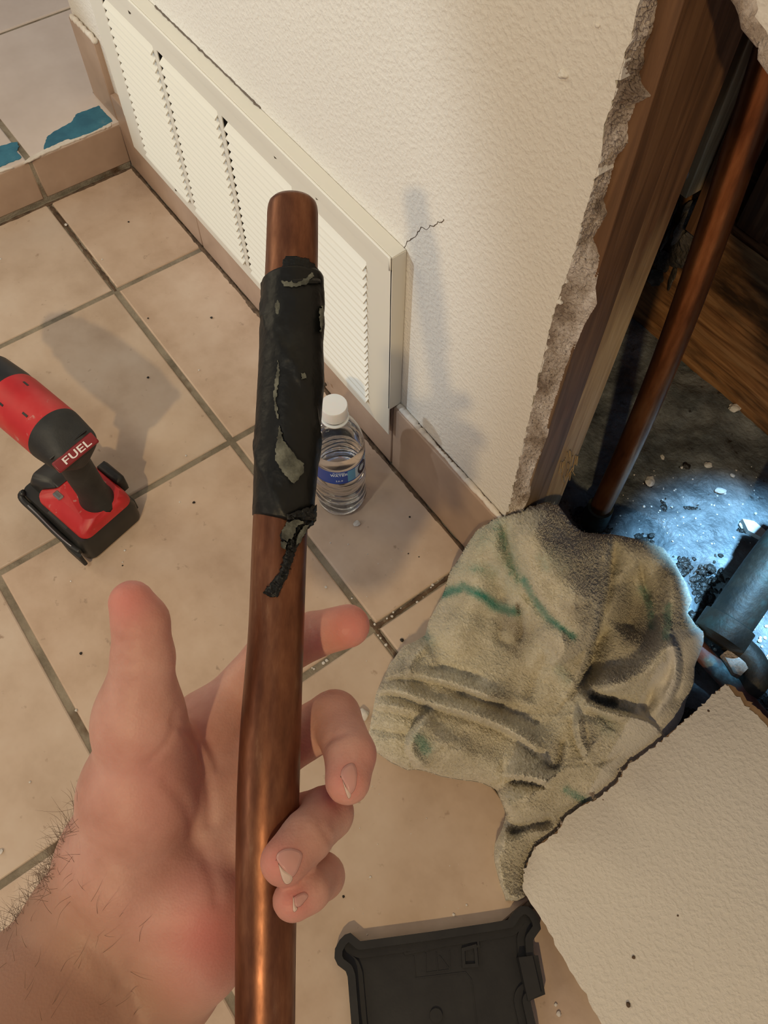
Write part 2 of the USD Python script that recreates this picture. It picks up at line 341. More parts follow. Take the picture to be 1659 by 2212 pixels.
part(bb, 'mortar_bead', tube(np.c_[q, np.full(90, W + .0062), .1300 + rng.normal(0, .0006, 90)], .0021 + .0022 * meshkit.noise(np.c_[q * 60, q * 0, q * 0], 2), 8), 'chip_white', smooth=True, label='broken pale mortar along the top of the skirting')
part(bb, 'grime', grime_strip((-.46, WD - .0012, .1312), (-.262, WD - .0012, .1312), .0016, 0, 21, 130), 'grime', smooth=True, kind='stuff')

# ---- drywall with its torn edge
WALLP = {'geo': ('geometry', {}), 'n1': ('noise_texture', {'scale': 3.0, 'detail': 4.0}), 'r1': ('rgb_ramp', {'ramp': [(.3, (.70, .655, .575)), (.7, (.745, .70, .62))]}),
         'n2': ('noise_texture', {'scale': 230.0, 'detail': 2.0, 'roughness': .5}), 'r2': ('rgb_ramp', {'ramp': [(.42, (0, 0, 0)), (.66, (1, 1, 1))]}),
         'n3': ('noise_texture', {'scale': 45.0, 'detail': 2.0}), 'ad': ('math', {'math_type': 'multiply_add', 'value2': .5}),
         'b': ('bump', {'strength': .34, 'distance': .0013}), 'p': ('principled_bsdf', {'roughness': .62, 'specular_ior_level': .35})}
WL = [('geo.position', 'n1.vector'), ('n1.fac', 'r1.fac'), ('r1.color', 'p.base_color'), ('geo.position', 'n2.vector'), ('n2.fac', 'r2.fac'), ('geo.position', 'n3.vector'), ('n3.fac', 'ad.value1'), ('r2.color', 'ad.value3'), ('ad.value', 'b.height'), ('b.normal', 'p.normal')]
material('wall_paint', WALLP, WL, 'p.BSDF')
mottled('gypsum', [(0.34, (.17, .12, .085)), (0.46, (.36, .29, .23)), (0.58, (.56, .49, .43)), (0.70, (.76, .71, .66))], scale=38.0, detail=9.0, rough=0.95, bump=1.0, bscale=420, bdist=.003, stretch=(1, 1, .6))
mottled('kraft', [(0.3, (.20, .12, .06)), (0.7, (.34, .22, .12))], scale=40.0, rough=0.9, bump=.5, bscale=120, bdist=.002)
EF = [(1430,-160),(1400,-60),(1382.6,0),(1371.5,41),(1368,76),(1352.5,111),(1337,168),(1324,221),(1308,269),(1299,335),(1280,408),(1261,468),(1242,544),(1223,601),(1204,652),(1191,700),(1188,711),(1167,802),(1150.5,880),(1137,930),(1120,1004),(1103,1082),(1088,1125)]
EB = [(1500,-160),(1450,-60),(1422,0),(1413,54),(1392,79),(1395,136),(1383,155),(1392,187),(1413,206),(1376,225),(1359,266),(1360,307),(1330,342),(1311,373),(1302,421),(1315,459),(1283,513),(1299,554),(1286,620),(1289,657),(1262,701),(1235,768),(1211,836),(1188,903),(1184,937),(1147,1038),(1144,1072),(1120,1125)]
ef = np.array([at_y(a, b, WD) for a, b in EF]); eb = np.array([at_y(a, b, WD + .0135) for a, b in EB])
ef2 = rough_line(ef[:, [0, 2]], .004, .0011, 31); 
wl = thing('wall_back', 'cream painted drywall with orange-peel texture, cut open at the plumbing hole', 'wall', kind='structure')
# the upper corner of the hole, where more drywall remains
c0, c1 = at_y(1604, 0, WD), at_y(1659, 105, WD)
d = (c1 - c0) / np.linalg.norm(c1 - c0)
far = c0 + d * .55; near = c0 - d * .02
cut = rough_line([near[[0, 2]], far[[0, 2]]], .006, .0012, 33)
poly = sg.Polygon([(-1.290, ZU), (-1.196, ZU), (-1.196, 0.0), (-.262, 0.0), (-.262, .1)] + [tuple(p) for p in ef2[::-1]] + [(-.225, .78), tuple(near[[0, 2]])] + [tuple(p) for p in cut] + [(.305, far[2] - .02), (.300, 0.0), (1.3, 0.0), (1.3, 2.45), (-1.290, 2.45)]).buffer(0)
to3 = lambda xy, h: np.c_[xy[:, 0], h, xy[:, 1]]
part(wl, 'drywall', extrude(poly, WD, WD + .0127, to3), 'wall_paint', smooth=False)
part(wl, 'drywall_return', box((-1.290, WD + .0127, ZU), (-1.278, 2.2, 2.45)), 'wall_paint', smooth=False)
# torn gypsum between the face and the stud
n = 520; tz = np.linspace(ef[0, 2], ef[-1, 2], n)
A = np.stack([np.interp(-tz, -ef[:, 2], ef[:, 0]), np.full(n, WD - .0002), tz], 1); B = np.stack([np.interp(-tz, -eb[:, 2], eb[:, 0]), np.full(n, WD + .0138), tz], 1)
B[:, 0] = np.maximum(B[:, 0], A[:, 0] + .002)
k = 15; V = []
for i in range(n):
    for j in range(k):
        t = j / (k - 1); V.append(A[i] * (1 - t) + B[i] * t)
V = np.array(V); nz = .45 * (meshkit.fbm(V * np.array([150, 150, 90]), 4, 5) - .5) + .5 * (meshkit.noise(V * 700, 8) - .5)
edge = np.tile(np.sin(np.linspace(0, np.pi, k)) + .25, n)
V += np.stack([nz * .006 * edge, -nz * .0035 * edge, nz * 0], 1)
i, j = np.meshgrid(np.arange(n - 1), np.arange(k - 1), indexing='ij'); q4 = np.stack([i * k + j, i * k + j + 1, (i + 1) * k + j + 1, (i + 1) * k + j], -1).reshape(-1, 4)
part(wl, 'torn_gypsum', (V, np.vstack([q4[:, [0, 2, 1]], q4[:, [0, 3, 2]]])), 'gypsum', smooth=False, label='ragged white gypsum along the cut edge')
part(wl, 'torn_gypsum', tube(np.c_[cut[:, 0], np.full(len(cut), WD + .006), cut[:, 1]] + rng.normal(0, .0008, (len(cut), 3)), .0085, 10), 'gypsum', smooth=True, label='pale cut edge at the top of the hole')
# hairline cracks in the paint from the grille corner
plain('crack', (.13, .10, .075), .9)
ck = [(852,556),(862,548),(872,538),(880,522),(893,516),(905,500),(912,490),(921,497),(929,487),(938,489),(945,478),(952,480),(959,474)]
def wall_line(P, w, seed, y=WD):
    P3 = np.array([at_y(a, b, y) for a, b in P]); r = np.random.default_rng(seed); P3 = rough_line(P3, .003, .0004, seed); P3[:, 1] = y - .00005
    return tube(P3, w * r.uniform(.3, 1.2, len(P3)), 5)
part(wl, 'crack', wall_line(ck, .0005, 2), 'crack', smooth=True, label='hairline crack in the paint')
part(wl, 'crack', wall_line([(851,560),(849,640),(848,720),(846,800),(845,876),(848,895)], .0011, 3), 'crack', smooth=True, label='dark gap beside the grille')
part(wl, 'crack', wall_line([(822,525),(834,538),(845,552)], .0007, 5), 'crack', smooth=True)
for a, b, r in ((1217,168,.0032),(1290,60,.0016),(1208,655,.0024)):
    part(wl, 'paint_lump', lump(at_y(a, b, WD), r, int(a), sub=2), 'wall_paint', smooth=True)

# ---- louvred return-air grille
plain('grille_white', (.68, .64, .545), .42, specular_ior_level=.45); plain('dark', (.012, .010, .008), .9); plain('screw_metal', (.10, .08, .06), .5, .6)
gr = thing('return_air_grille', 'cream louvred metal return-air grille screwed low on the wall, behind the held pipe', 'grille', loc=(-.8, .35, .08))
gx0, gx1, gz0, gz1 = -1.128, -.4585, .0795, .3690; YF = W - .0075        # face of the grille
secs = [(-1.080, -.942), (-.931, -.790), (-.780, -.636), (-.625, -.5005)]; sz0, sz1 = .1005, .3315
holes = [sg.box(a, sz0, b, sz1) for a, b in secs]
face = sg.box(gx0, gz0, gx1, gz1)
for h in holes: face = face.difference(h)
part(gr, 'face_plate', extrude(face, YF, YF + .0012, to3), 'grille_white', smooth=False)
rim = join(box((gx0 - .003, YF - .003, gz1 - .016), (gx1, YF + .0008, gz1 + .0012), .0016), box((gx0 - .002, YF, gz1 - .003), (gx1 + .0, WD - .0003, gz1 + .001), .0006), box((gx1 - .002, YF, .1325), (gx1 + .001, WD - .0003, gz1), .0006), box((gx0 - .002, YF, .1325), (gx0, WD - .0003, gz1), .0006))
part(gr, 'flange', rim, 'grille_white', smooth=40)
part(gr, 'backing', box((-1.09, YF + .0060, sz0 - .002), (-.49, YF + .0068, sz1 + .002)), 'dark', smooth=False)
gq = rough_line([(-.945, WD - .0004, gz1 + .0014), (-.715, WD - .0004, gz1 + .0014)], .004, .0004, 4)
part(gr, 'gap', tube(gq, .0013, 6), 'crack', smooth=True, label='dark gap between the top flange and the wall')
ns = 20; pitch = (sz1 - sz0) / ns
for a, b in secs:
    for i in range(ns):
        z = sz0 + i * pitch
        prof = np.array([(YF - .0036, z + .0004), (YF - .0046, z + .0013), (YF - .0038, z + .0026), (YF + .0046, z + pitch * .90), (YF + .0052, z + pitch * .90 - .0008), (YF - .0016, z + .0020), (YF - .0024, z + .0008)])
        g = sg.Polygon(prof); x0, x1 = a + .0095, b - .0006
        part(gr, 'slat', extrude(g, x0, x1, lambda yz, h: np.c_[h, yz]), 'grille_white', smooth=False)
for a, b in ((280,25),(595,337),(685,426),(380,409),(703,830)):
    p = at_y(a, b, YF); part(gr, 'screw', join(frame(np.array([[1,0,0,p[0]],[0,0,-1,p[1]],[0,1,0,p[2]],[0,0,0,1.]]), trimesh.creation.cylinder(.0026, .0016, sections=12)), frame(np.eye(4), box(p - [.0004, .0014, .002], p + [.0004, .0002, .002]))), 'screw_metal', smooth=30)

# ================================================================== inside the wall
def wood(name, ramp, axis, scale=8.0, rough=.6, dark=None, bump=.5):
    """grain stretched along an axis; dark: (low, high, colour, noise scale) wet or stained patches with shapes of their own"""
    st = [14, 14, 14]; st[axis] = .9
    n = {'geo': ('geometry', {}), 'map': ('mapping', {'scale': tuple(st)}), 'n1': ('noise_texture', {'scale': scale, 'detail': 6.0, 'distortion': .8}), 'r1': ('rgb_ramp', {'ramp': ramp}),
         'b': ('bump', {'strength': bump, 'distance': .0015}), 'p': ('principled_bsdf', {'roughness': rough})}
    l = [('geo.position', 'map.vector'), ('map.vector', 'n1.vector'), ('n1.fac', 'r1.fac'), ('n1.fac', 'b.height'), ('b.normal', 'p.normal')]; c = 'r1.color'
    if dark:
        st2 = [1, 1, 1]; st2[axis] = .28
        n['m2'] = ('mapping', {'scale': tuple(st2)}); n['n2'] = ('noise_texture', {'scale': dark[3], 'detail': 6.0, 'roughness': .65}); n['r2'] = ('rgb_ramp', {'ramp': [(dark[0], (0, 0, 0)), (dark[1], (1, 1, 1))]}); n['mx'] = ('mix', {'color2': dark[2]})
        l += [('geo.position', 'm2.vector'), ('m2.vector', 'n2.vector'), ('n2.fac', 'r2.fac'), ('r2.color', 'mx.fac'), (c, 'mx.color1')]; c = 'mx.color'
    l.append((c, 'p.base_color')); return material(name, n, l, 'p.BSDF')
wood('stud_brown', [(.3, (.085, .038, .016)), (.5, (.15, .068, .028)), (.7, (.22, .11, .048))], 2, dark=(.55, .72, (.05, .022, .010), 9.0))
wood('stud_pale', [(.3, (.30, .19, .085)), (.5, (.42, .29, .14)), (.7, (.50, .37, .20))], 2, dark=(.52, .75, (.16, .085, .035), 7.0))
def weathered(name, z0, z1, pale=((.33, .21, .095), (.48, .335, .165), (.58, .435, .24))):
    """pale clean wood near the foot, brown-stained above: the edge of the stain wanders with the grain"""
    n = {'geo': ('geometry', {}), 'map': ('mapping', {'scale': (14, 14, .9)}), 'n1': ('noise_texture', {'scale': 8.0, 'detail': 6.0, 'distortion': .8}), 'r1': ('rgb_ramp', {'ramp': list(zip((.3, .5, .7), pale))}), 'r2': ('rgb_ramp', {'ramp': [(.3, (.085, .040, .016)), (.5, (.15, .070, .028)), (.7, (.21, .105, .045))]}),
         'm2': ('mapping', {'scale': (40, 40, 5)}), 'n2': ('noise_texture', {'scale': 1.0, 'detail': 5.0}), 'xyz': ('separate_xyz', {}), 'ma': ('math', {'math_type': 'multiply_add', 'value2': .35}), 'mr': ('map_range', {'from_min': z0 + .175, 'from_max': z1 + .175, 'clamp': True}), 'mx': ('mix', {}), 'b': ('bump', {'strength': .5, 'distance': .0015}), 'p': ('principled_bsdf', {'roughness': .6})}
    l = [('geo.position', 'map.vector'), ('map.vector', 'n1.vector'), ('n1.fac', 'r1.fac'), ('n1.fac', 'r2.fac'), ('geo.position', 'm2.vector'), ('m2.vector', 'n2.vector'), ('geo.position', 'xyz.vector'), ('n2.fac', 'ma.value1'), ('xyz.z', 'ma.value3'), ('ma.value', 'mr.value'), ('mr.result', 'mx.fac'), ('r1.color', 'mx.color1'), ('r2.color', 'mx.color2'), ('mx.color', 'p.base_color'), ('n1.fac', 'b.height'), ('b.normal', 'p.normal')]
    return material(name, n, l, 'p.BSDF')
weathered('stud_foot', .36, .52); weathered('batten_foot', .30, .42); weathered('stud_front', .22, .46, ((.14, .090, .050), (.22, .15, .092), (.30, .22, .145)))
wood('board_wet', [(.3, (.15, .060, .020)), (.5, (.36, .165, .060)), (.7, (.46, .24, .10))], 0, scale=9.0, rough=.45, dark=(.46, .60, (.045, .022, .010), 11.0))
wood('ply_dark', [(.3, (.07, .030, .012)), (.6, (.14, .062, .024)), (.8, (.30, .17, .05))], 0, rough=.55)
mottled('mould', [(.3, (.02, .017, .014)), (.5, (.07, .055, .042)), (.72, (.16, .135, .11))], scale=45.0, rough=.9, bump=1., bscale=120, bdist=.006)
CONC = {'geo': ('geometry', {}), 'n1': ('noise_texture', {'scale': 16.0, 'detail': 7.0, 'roughness': .65}), 'r1': ('rgb_ramp', {'ramp': [(.30, (.028, .032, .034)), (.46, (.10, .112, .117)), (.60, (.18, .195, .20)), (.75, (.28, .30, .305))]}),
        'n2': ('noise_texture', {'scale': 34.0, 'detail': 5.0, 'roughness': .7}), 'r2': ('rgb_ramp', {'ramp': [(.62, (0, 0, 0)), (.70, (1, 1, 1))]}), 'mx': ('mix', {'color2': (.025, .022, .018)}),
        'n3': ('noise_texture', {'scale': 150.0, 'detail': 4.0}), 'b': ('bump', {'strength': .9, 'distance': .003}), 'p': ('principled_bsdf', {'roughness': .5, 'specular_ior_level': .5})}
material('concrete', CONC, [('geo.position', 'n1.vector'), ('n1.fac', 'r1.fac'), ('geo.position', 'n2.vector'), ('n2.fac', 'r2.fac'), ('r2.color', 'mx.fac'), ('r1.color', 'mx.color1'), ('mx.color', 'p.base_color'), ('geo.position', 'n3.vector'), ('n3.fac', 'b.height'), ('b.normal', 'p.normal')], 'p.BSDF')
mottled('dirt', [(.3, (.008, .007, .006)), (.7, (.035, .028, .022))], scale=80.0, rough=.45, bump=1., bscale=200, bdist=.004)
mottled('crumb', [(.3, (.55, .52, .48)), (.7, (.80, .77, .72))], scale=90.0, rough=.9)
ZC = -.012
# slab inside the wall, with real pits and swells
gx, gy = np.meshgrid(np.linspace(-.75, .75, 250), np.linspace(W + .014, .88, 96), indexing='ij'); P = np.stack([gx, gy, gx * 0], -1).reshape(-1, 3)
P[:, 2] = ZC + (meshkit.fbm(P * 14, 4, 8) - .5) * .016 + (meshkit.fbm(P * 75, 3, 9) - .5) * .0045
pits = [(1397, 1158, .018, .022), (1440, 1093, .006, .010), (1495, 1090, .006, .009), (1403, 1040, .005, .009), (1272, 1100, .030, .022), (1600, 1140, .006, .010), (1525, 1250, .022, .022), (1545, 1300, .020, .02)]
for a, b, dp, r in pits:
    c = at_z(a, b, ZC); P[:, 2] -= dp * np.exp(-(((P[:, :2] - c[:2]) ** 2).sum(1) / r ** 2) ** 1.5)
i, j = np.meshgrid(np.arange(249), np.arange(95), indexing='ij'); q4 = np.stack([i * 96 + j, (i + 1) * 96 + j, (i + 1) * 96 + j + 1, i * 96 + j + 1], -1).reshape(-1, 4)
cav = thing('floor_cavity', 'rough grey concrete slab inside the opened wall, lit blue by a flashlight', 'floor', kind='structure')
part(cav, 'slab', (P, np.vstack([q4[:, [0, 1, 2]], q4[:, [0, 2, 3]]])), 'concrete', smooth=True)
def slab_z(x, y):
    t = KD.query(np.c_[np.atleast_1d(x), np.atleast_1d(y)])[1]; return P[t, 2]
KD = cKDTree(P[:, :2])
# dark soil and loose bits on the slab
soil = []
r = np.random.default_rng(12)
for (a, b, sx, sy, nn, rr) in ((1530, 1262, 26, 34, 150, .0042), (1508, 1345, 16, 18, 60, .0045), (1262, 1108, 20, 18, 60, .005), (1397, 1160, 17, 13, 60, .004), (1478, 1222, 22, 12, 60, .0032), (1435, 1090, 5, 10, 14, .003), (1497, 1094, 10, 5, 14, .003), (1640, 1520, 14, 20, 40, .004), (1480, 1550, 14, 14, 40, .004), (1605, 1140, 14, 5, 14, .003), (1396, 1042, 7, 4, 10, .003), (1480, 1006, 10, 3, 8, .003), (1290, 1140, 30, 8, 40, .004)):
    for k in range(nn * 3):
        p = at_z(a + r.normal(0, sx * .6), b + r.normal(0, sy * .6), ZC); 
        if p[1] < W + .02: continue
        soil.append(lump((p[0], p[1], slab_z(p[0], p[1])[0] - .001), rr * r.choice([.25, .45, .8, 1.3], p=[.4, .35, .2, .05]), int(r.integers(1e6)), (1.2, .8, .5)))
single('wet_soil', 'black wet soil and rot scattered on the concrete slab in the wall hole', 'soil', join(*soil), 'dirt', smooth=True, kind='stuff')
crumbs = []
for k in range(80):
    p = at_z(r.uniform(1330, 1650), r.uniform(1000, 1190), ZC)
    crumbs.append(lump((p[0], p[1], slab_z(p[0], p[1])[0] - .0003), r.choice([.0008, .0012, .0018], p=[.6, .3, .1]), int(r.integers(1e6))))
for k in range(90):
    p = at_z(r.normal(1600, 40), r.normal(1395, 40), ZC); crumbs.append(lump((p[0], p[1], slab_z(p[0], p[1])[0]), r.uniform(.001, .0028), int(r.integers(1e6))))
for a, b, s in ((1528,1008,.005),(1555,1061,.006),(1405,1037,.007),(1585,886,.007),(1580,880,.004),(1350,960,.004),(1612,1135,.007),(1580,1030,.003),(1432,986,.003)):
    p = at_z(a, b, ZC); crumbs.append(lump((p[0], p[1], slab_z(p[0], p[1])[0] - .0008), s, int(a), (1.2, .8, .5), 2))
single('plaster_rubble', 'small pale plaster bits strewn over the concrete slab in the wall hole', 'rubble', join(*crumbs), 'crumb', smooth=False, kind='stuff')

# studs and boards
SX = -.256
st = thing('wall_stud', 'brown upright timber stud edging the torn drywall, paler on its rear half near the foot', 'timber', loc=(-.275, .41, 0))
part(st, 'front_half', box((SX - .040, WD + .0129, .003), (SX, .4145, 2.40), .0012), 'stud_front', smooth=40, label='dark brown front half of the stud')
part(st, 'rear_half', box((SX - .040, .4148, .003), (SX - .0015, .4505, 2.40), .002), 'stud_foot', smooth=40, label='paler rear half of the stud')
spl = []
for k in range(26):
    p = at_y(r.uniform(1205, 1262), r.uniform(975, 1040), .425 + r.uniform(-.01, .02)); p[0] = SX + .001
    spl.append(tube(np.array([p, p + [r.uniform(.001, .004), r.normal(0, .003), r.uniform(-.018, -.006)]]), .0006, 5))
part(st, 'splinter', join(*spl), 'stud_pale', smooth=True, kind='stuff', label='splinters at the broken foot')
YB = .81
fb = thing('sill_board', 'wet dark-stained horizontal board along the back of the cavity, above the concrete', 'board', loc=(-.2, YB, 0))
gz = np.linspace(-.014, .213, 46); gxx = np.linspace(-.56, .62, 190); X, Z = np.meshgrid(gxx, gz, indexing='ij'); Y = YB + (meshkit.fbm(np.stack([X * 9, Z * 160, X * 0], -1), 3, 4) - .5) * .006
V = np.stack([X, Y, Z], -1).reshape(-1, 3); i, j = np.meshgrid(np.arange(189), np.arange(45), indexing='ij'); q4 = np.stack([i * 46 + j, (i + 1) * 46 + j, (i + 1) * 46 + j + 1, i * 46 + j + 1], -1).reshape(-1, 4)
part(fb, 'weathered_face', (V, np.vstack([q4[:, [0, 1, 2]], q4[:, [0, 2, 3]]])), 'board_wet', smooth=True)
part(fb, 'board_core', box((-.56, YB + .004, -.014), (.62, YB + .042, .2125)), 'board_wet', smooth=False)
rot = []
for a, b, s in ((1450,470,.016),(1475,505,.018),(1440,520,.016),(1462,560,.018),(1430,575,.012),(1490,470,.012),(1500,540,.016),(1418,610,.010),(1450,610,.012)):
    p = at_y(a, b, YB); rot.append(lump((p[0], p[1] - .004, p[2] - s * .6), s, a, (1.2, .22, 1.5), 2))
part(fb, 'rotten_patch', join(*rot), 'mould', smooth=True, label='blackened rotten lumps at the left end of the board')
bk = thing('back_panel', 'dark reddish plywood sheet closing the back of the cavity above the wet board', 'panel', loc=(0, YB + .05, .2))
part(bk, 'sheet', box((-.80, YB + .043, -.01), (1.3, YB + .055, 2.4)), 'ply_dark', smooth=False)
part(bk, 'batten', box((-.385, YB + .012, .2135), (-.345, YB + .0425, 2.4), .002), 'stud_brown', smooth=40)
s2 = thing('batten', 'pale vertical timber with a knot, ending above the rotten board behind the stud', 'timber', loc=(-.43, .77, .27))
part(s2, 'batten_body', box((-.462, .745, .268), (-.418, .785, 2.4), .002), 'batten_foot', smooth=40)
part(s2, 'knot', frame(np.array([[1,0,0,-.432],[0,1,0,.7445],[0,0,1.3,.295],[0,0,0,1.]]), trimesh.creation.icosphere(2, .006)), 'gypsum', smooth=True, label='pale knot')
s3 = thing('dark_stud', 'nearly black upright timber deep in the cavity beside the copper riser pipe', 'timber', loc=(-.40, .79, .2))
part(s3, 'stud_body', box((-.416, .765, .2145), (-.386, .806, 2.4), .002), 'stud_brown', smooth=40)
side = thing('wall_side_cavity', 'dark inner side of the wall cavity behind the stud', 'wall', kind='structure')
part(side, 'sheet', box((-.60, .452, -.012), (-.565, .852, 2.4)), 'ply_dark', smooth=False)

# pipes
def copper(name, ramp, rough, sc=(10, 10, 2)):
    return mottled(name, ramp, scale=7.0, detail=7.0, rough=rough, metallic=.9, stretch=sc, bump=.08, bscale=90, bdist=.001)
copper('copper_pipe', [(.30, (.16, .055, .022)), (.5, (.33, .125, .05)), (.68, (.46, .20, .085))], .36)
copper('copper_dull', [(.3, (.20, .075, .032)), (.55, (.36, .145, .065)), (.75, (.46, .22, .11))], .42)
mottled('patina', [(.3, (.012, .013, .011)), (.5, (.030, .025, .018)), (.66, (.035, .055, .048)), (.80, (.14, .24, .23))], scale=26.0, rough=.6, metallic=.35, bump=.5, bscale=140, bdist=.002)
mottled('verdigris', [(.3, (.12, .055, .045)), (.5, (.22, .10, .08)), (.62, (.15, .22, .22)), (.75, (.40, .60, .60))], scale=24.0, rough=.6, metallic=.3, bump=.5, bscale=140, bdist=.002)
rp = thing('copper_riser_pipe', 'upright brown copper supply pipe standing in the cavity just right of the stud', 'pipe', loc=(-.245, .526, 0))
b0 = at_z(1290, 1112, .012); b1 = at_d(1430, 810, np.linalg.norm(at_z(1290, 1112, .012) - CAM) * .80)
# the pipe rises with a slight lean: fit depth so that the run stays near x, y of its foot
def foot_point(a, b, c):
    d = ray(a, b); t = ((c - CAM)[:2] @ d[:2]) / (d[:2] @ d[:2]); return CAM + d * t
m1, m2_ = foot_point(1430, 800, b0), foot_point(1608, 300, b0)
run = smooth_path([b0 - [0, 0, .03], b0, m1, m2_, m2_ + (m2_ - m1) * 2.2], 60)
part(rp, 'tube', tube(run, .0130, 32), 'copper_pipe', smooth=True)
part(rp, 'collar', tube(np.array([b0 - [0, 0, .02], b0 + (m1 - b0) * .012, b0 + (m1 - b0) * .07, b0 + (m1 - b0) * .072]), [.0168, .0168, .0160, .0131], 32), 'patina', smooth=30, label='dark collar at the foot of the pipe')
def pxpath(pts, n): return smooth_path([at_z(a, b, z) for a, b, z in pts], n)
vp = thing('drain_pipe', 'thick dark patinated pipe and coupling lying in the hole at the right edge', 'pipe', loc=(-.03, .53, 0))
main = pxpath([(1790, 1075, .110), (1662, 1222, .078), (1603, 1305, .058), (1564, 1362, .044)], 40)
part(vp, 'pipe_run', tube(main, .0255, 36), 'patina', smooth=True)
d = main[-1] - main[-4]; d /= np.linalg.norm(d)
part(vp, 'coupling', tube([main[-1] - d * .014, main[-1] - d * .013, main[-1] + d * .010, main[-1] + d * .016], [.027, .030, .030, .018], 36), 'patina', smooth=30)
part(vp, 'coupling', tube([main[8] - d * .016, main[8] - d * .015, main[8] + d * .015, main[8] + d * .016], [.026, .0305, .0305, .026], 36), 'patina', smooth=30)
elbow = pxpath([(1575, 1380, .030), (1605, 1405, .028), (1630, 1435, .026), (1633, 1468, .022), (1612, 1488, .012), (1590, 1494, -.004)], 40)
part(vp, 'trap_elbow', tube(elbow, .0150, 28), 'patina', smooth=True, label='curved greenish elbow of the drain pipe')
cp = thing('copper_branch_pipe', 'short reddish copper pipe with green verdigris, between towel hem and elbow', 'pipe', loc=(-.02, .47, 0))
part(cp, 'tube', tube(pxpath([(1480, 1365, .022), (1530, 1425, .020), (1585, 1485, .016), (1650, 1560, .010)], 30), .0105, 28), 'verdigris', smooth=True)
chip = []
ck2 = thing('plaster_chunk', 'jagged pinkish-grey plaster chunk propped between copper branch pipe and elbow', 'rubble', loc=tuple(at_z(1580, 1445, 0)))
g = sg.Polygon([at_z(a, b, .02)[:2] for a, b in ((1552,1420),(1566,1410),(1600,1440),(1606,1452),(1590,1468),(1575,1462))])
part(ck2, 'slab', extrude(g, .024, .034, lambda xy, h: np.c_[xy, h]), 'gypsum', smooth=False)
ck3 = thing('plaster_flake', 'long thin pale plaster flake lying on the lit concrete at the right edge', 'rubble', loc=tuple(at_z(1630, 1150, ZC)))
g = sg.Polygon([at_z(a, b, ZC)[:2] for a, b in ((1600,1125),(1625,1130),(1659,1158),(1680,1176),(1650,1170),(1612,1150))])
part(ck3, 'flake', extrude(g, ZC - .002, ZC + .006, lambda xy, h: np.c_[xy, h]), 'crumb', smooth=False)

# ================================================================== water bottle
plain('clear_plastic', (.97, .98, .99), .04, transmission_weight=1.0, ior=1.34, specular_ior_level=.6)
plain('water', (.98, .99, 1.0), 0.0, transmission_weight=1.0, ior=1.33)
plain('cap_white', (.74, .74, .74), .4, subsurface_weight=.2)
plain('label_blue', (.012, .055, .33), .35); plain('label_sky', (.10, .36, .62), .35); plain('label_pale', (.55, .68, .78), .35); plain('label_navy', (.010, .012, .045), .35); plain('label_ink', (.62, .72, .82), .4)
BO = np.array([-.4585, .2735, .0005])
bt = thing('water_bottle', 'clear plastic water bottle with white cap and blue label, standing by the skirting', 'bottle', loc=BO)
def waist(z): return .0318 + .0010 * np.cos((z - .098) / .012) * (abs(z - .103) > .017)
prof = [(.0, .0016), (.014, .0010), (.0235, .0), (.0275, .0016), (.0305, .007), (.0322, .015)]
prof += [(.0318, z) for z in np.linspace(.02, .082, 28)] + [(.0322, .086), (.0314, .0875), (.0314, .1135), (.0322, .115), (.0326, .120), (.0322, .128), (.0305, .138), (.0272, .149), (.0228, .159), (.0180, .167), (.0148, .172), (.0132, .176), (.0130, .186)]
def swirl(th, z):
    w = np.clip((z - .010) / .012, 0, 1) * np.clip((.084 - z) / .008, 0, 1)
    return w * (.0011 * np.sin(2 * np.pi * z / .0125 + 1.6 * np.sin(th * 2 + 1)) + .0005 * np.sin(5 * th + z * 160))
outer = lathe(prof, BO, 96, swirl)
inner_prof = [(max(r - .00045, .0), z + (.0005 if z < .003 else 0)) for r, z in prof]
inner = lathe(inner_prof, BO, 96, swirl)
nO = len(outer[0]); lip0 = len(prof) - 1
rimf = []
for k in range(96):
    a, b = lip0 * 96 + k, lip0 * 96 + (k + 1) % 96; rimf += [(a, b, b + nO), (a, b + nO, a + nO)]
part(bt, 'bottle_wall', (np.vstack([outer[0], inner[0]]), np.vstack([outer[1], inner[1][:, ::-1] + nO, np.array(rimf)])), 'clear_plastic', smooth=True)
WL_ = .1335
wp = [(max(r - .0007, 0), z + (.0008 if z < .003 else 0)) for r, z in prof if z < WL_ - .001]; rt = np.interp(WL_, [p[1] for p in prof[6:]], [p[0] for p in prof[6:]]) - .0007
part(bt, 'water', lathe(wp + [(rt, WL_), (rt - .001, WL_), (0, WL_)], BO, 96, lambda th, z: swirl(th, z)), 'water', smooth=30)
capth = lambda th, z: .00035 * np.sign(np.sin(60 * th)) * (z > .186) * (z < .1995)
part(bt, 'cap', lathe([(.0134, .1835), (.0148, .184), (.0150, .1995), (.0143, .2012), (.0, .2014)], BO, 120, capth), 'cap_white', smooth=35)
part(bt, 'neck_ring', lathe([(.0134, .1772), (.0158, .1776), (.0160, .1796), (.0152, .1806), (.0134, .1808), (.0134, .1772)], BO, 64), 'cap_white', smooth=35)
th0 = math.atan2(-BO[1], -BO[0])
def band(t0, t1, z0, z1, r, n=60):
    th = np.linspace(t0, t1, n); V, F = [], []
    for t in th:
        for rr, z in ((r, z0), (r, z1), (r + .00022, z1), (r + .00022, z0)): V.append((rr * math.cos(t), rr * math.sin(t), z))
    for i in range(n - 1):
        for j in range(4):
            a, b = 4 * i + j, 4 * i + (j + 1) % 4; F += [(a, a + 4, b + 4), (a, b + 4, b)]
    F += [(0, 1, 2), (0, 2, 3), (4 * n - 4, 4 * n - 2, 4 * n - 3), (4 * n - 4, 4 * n - 1, 4 * n - 2)]
    return np.array(V) + BO, np.array(F)
R0 = .03215
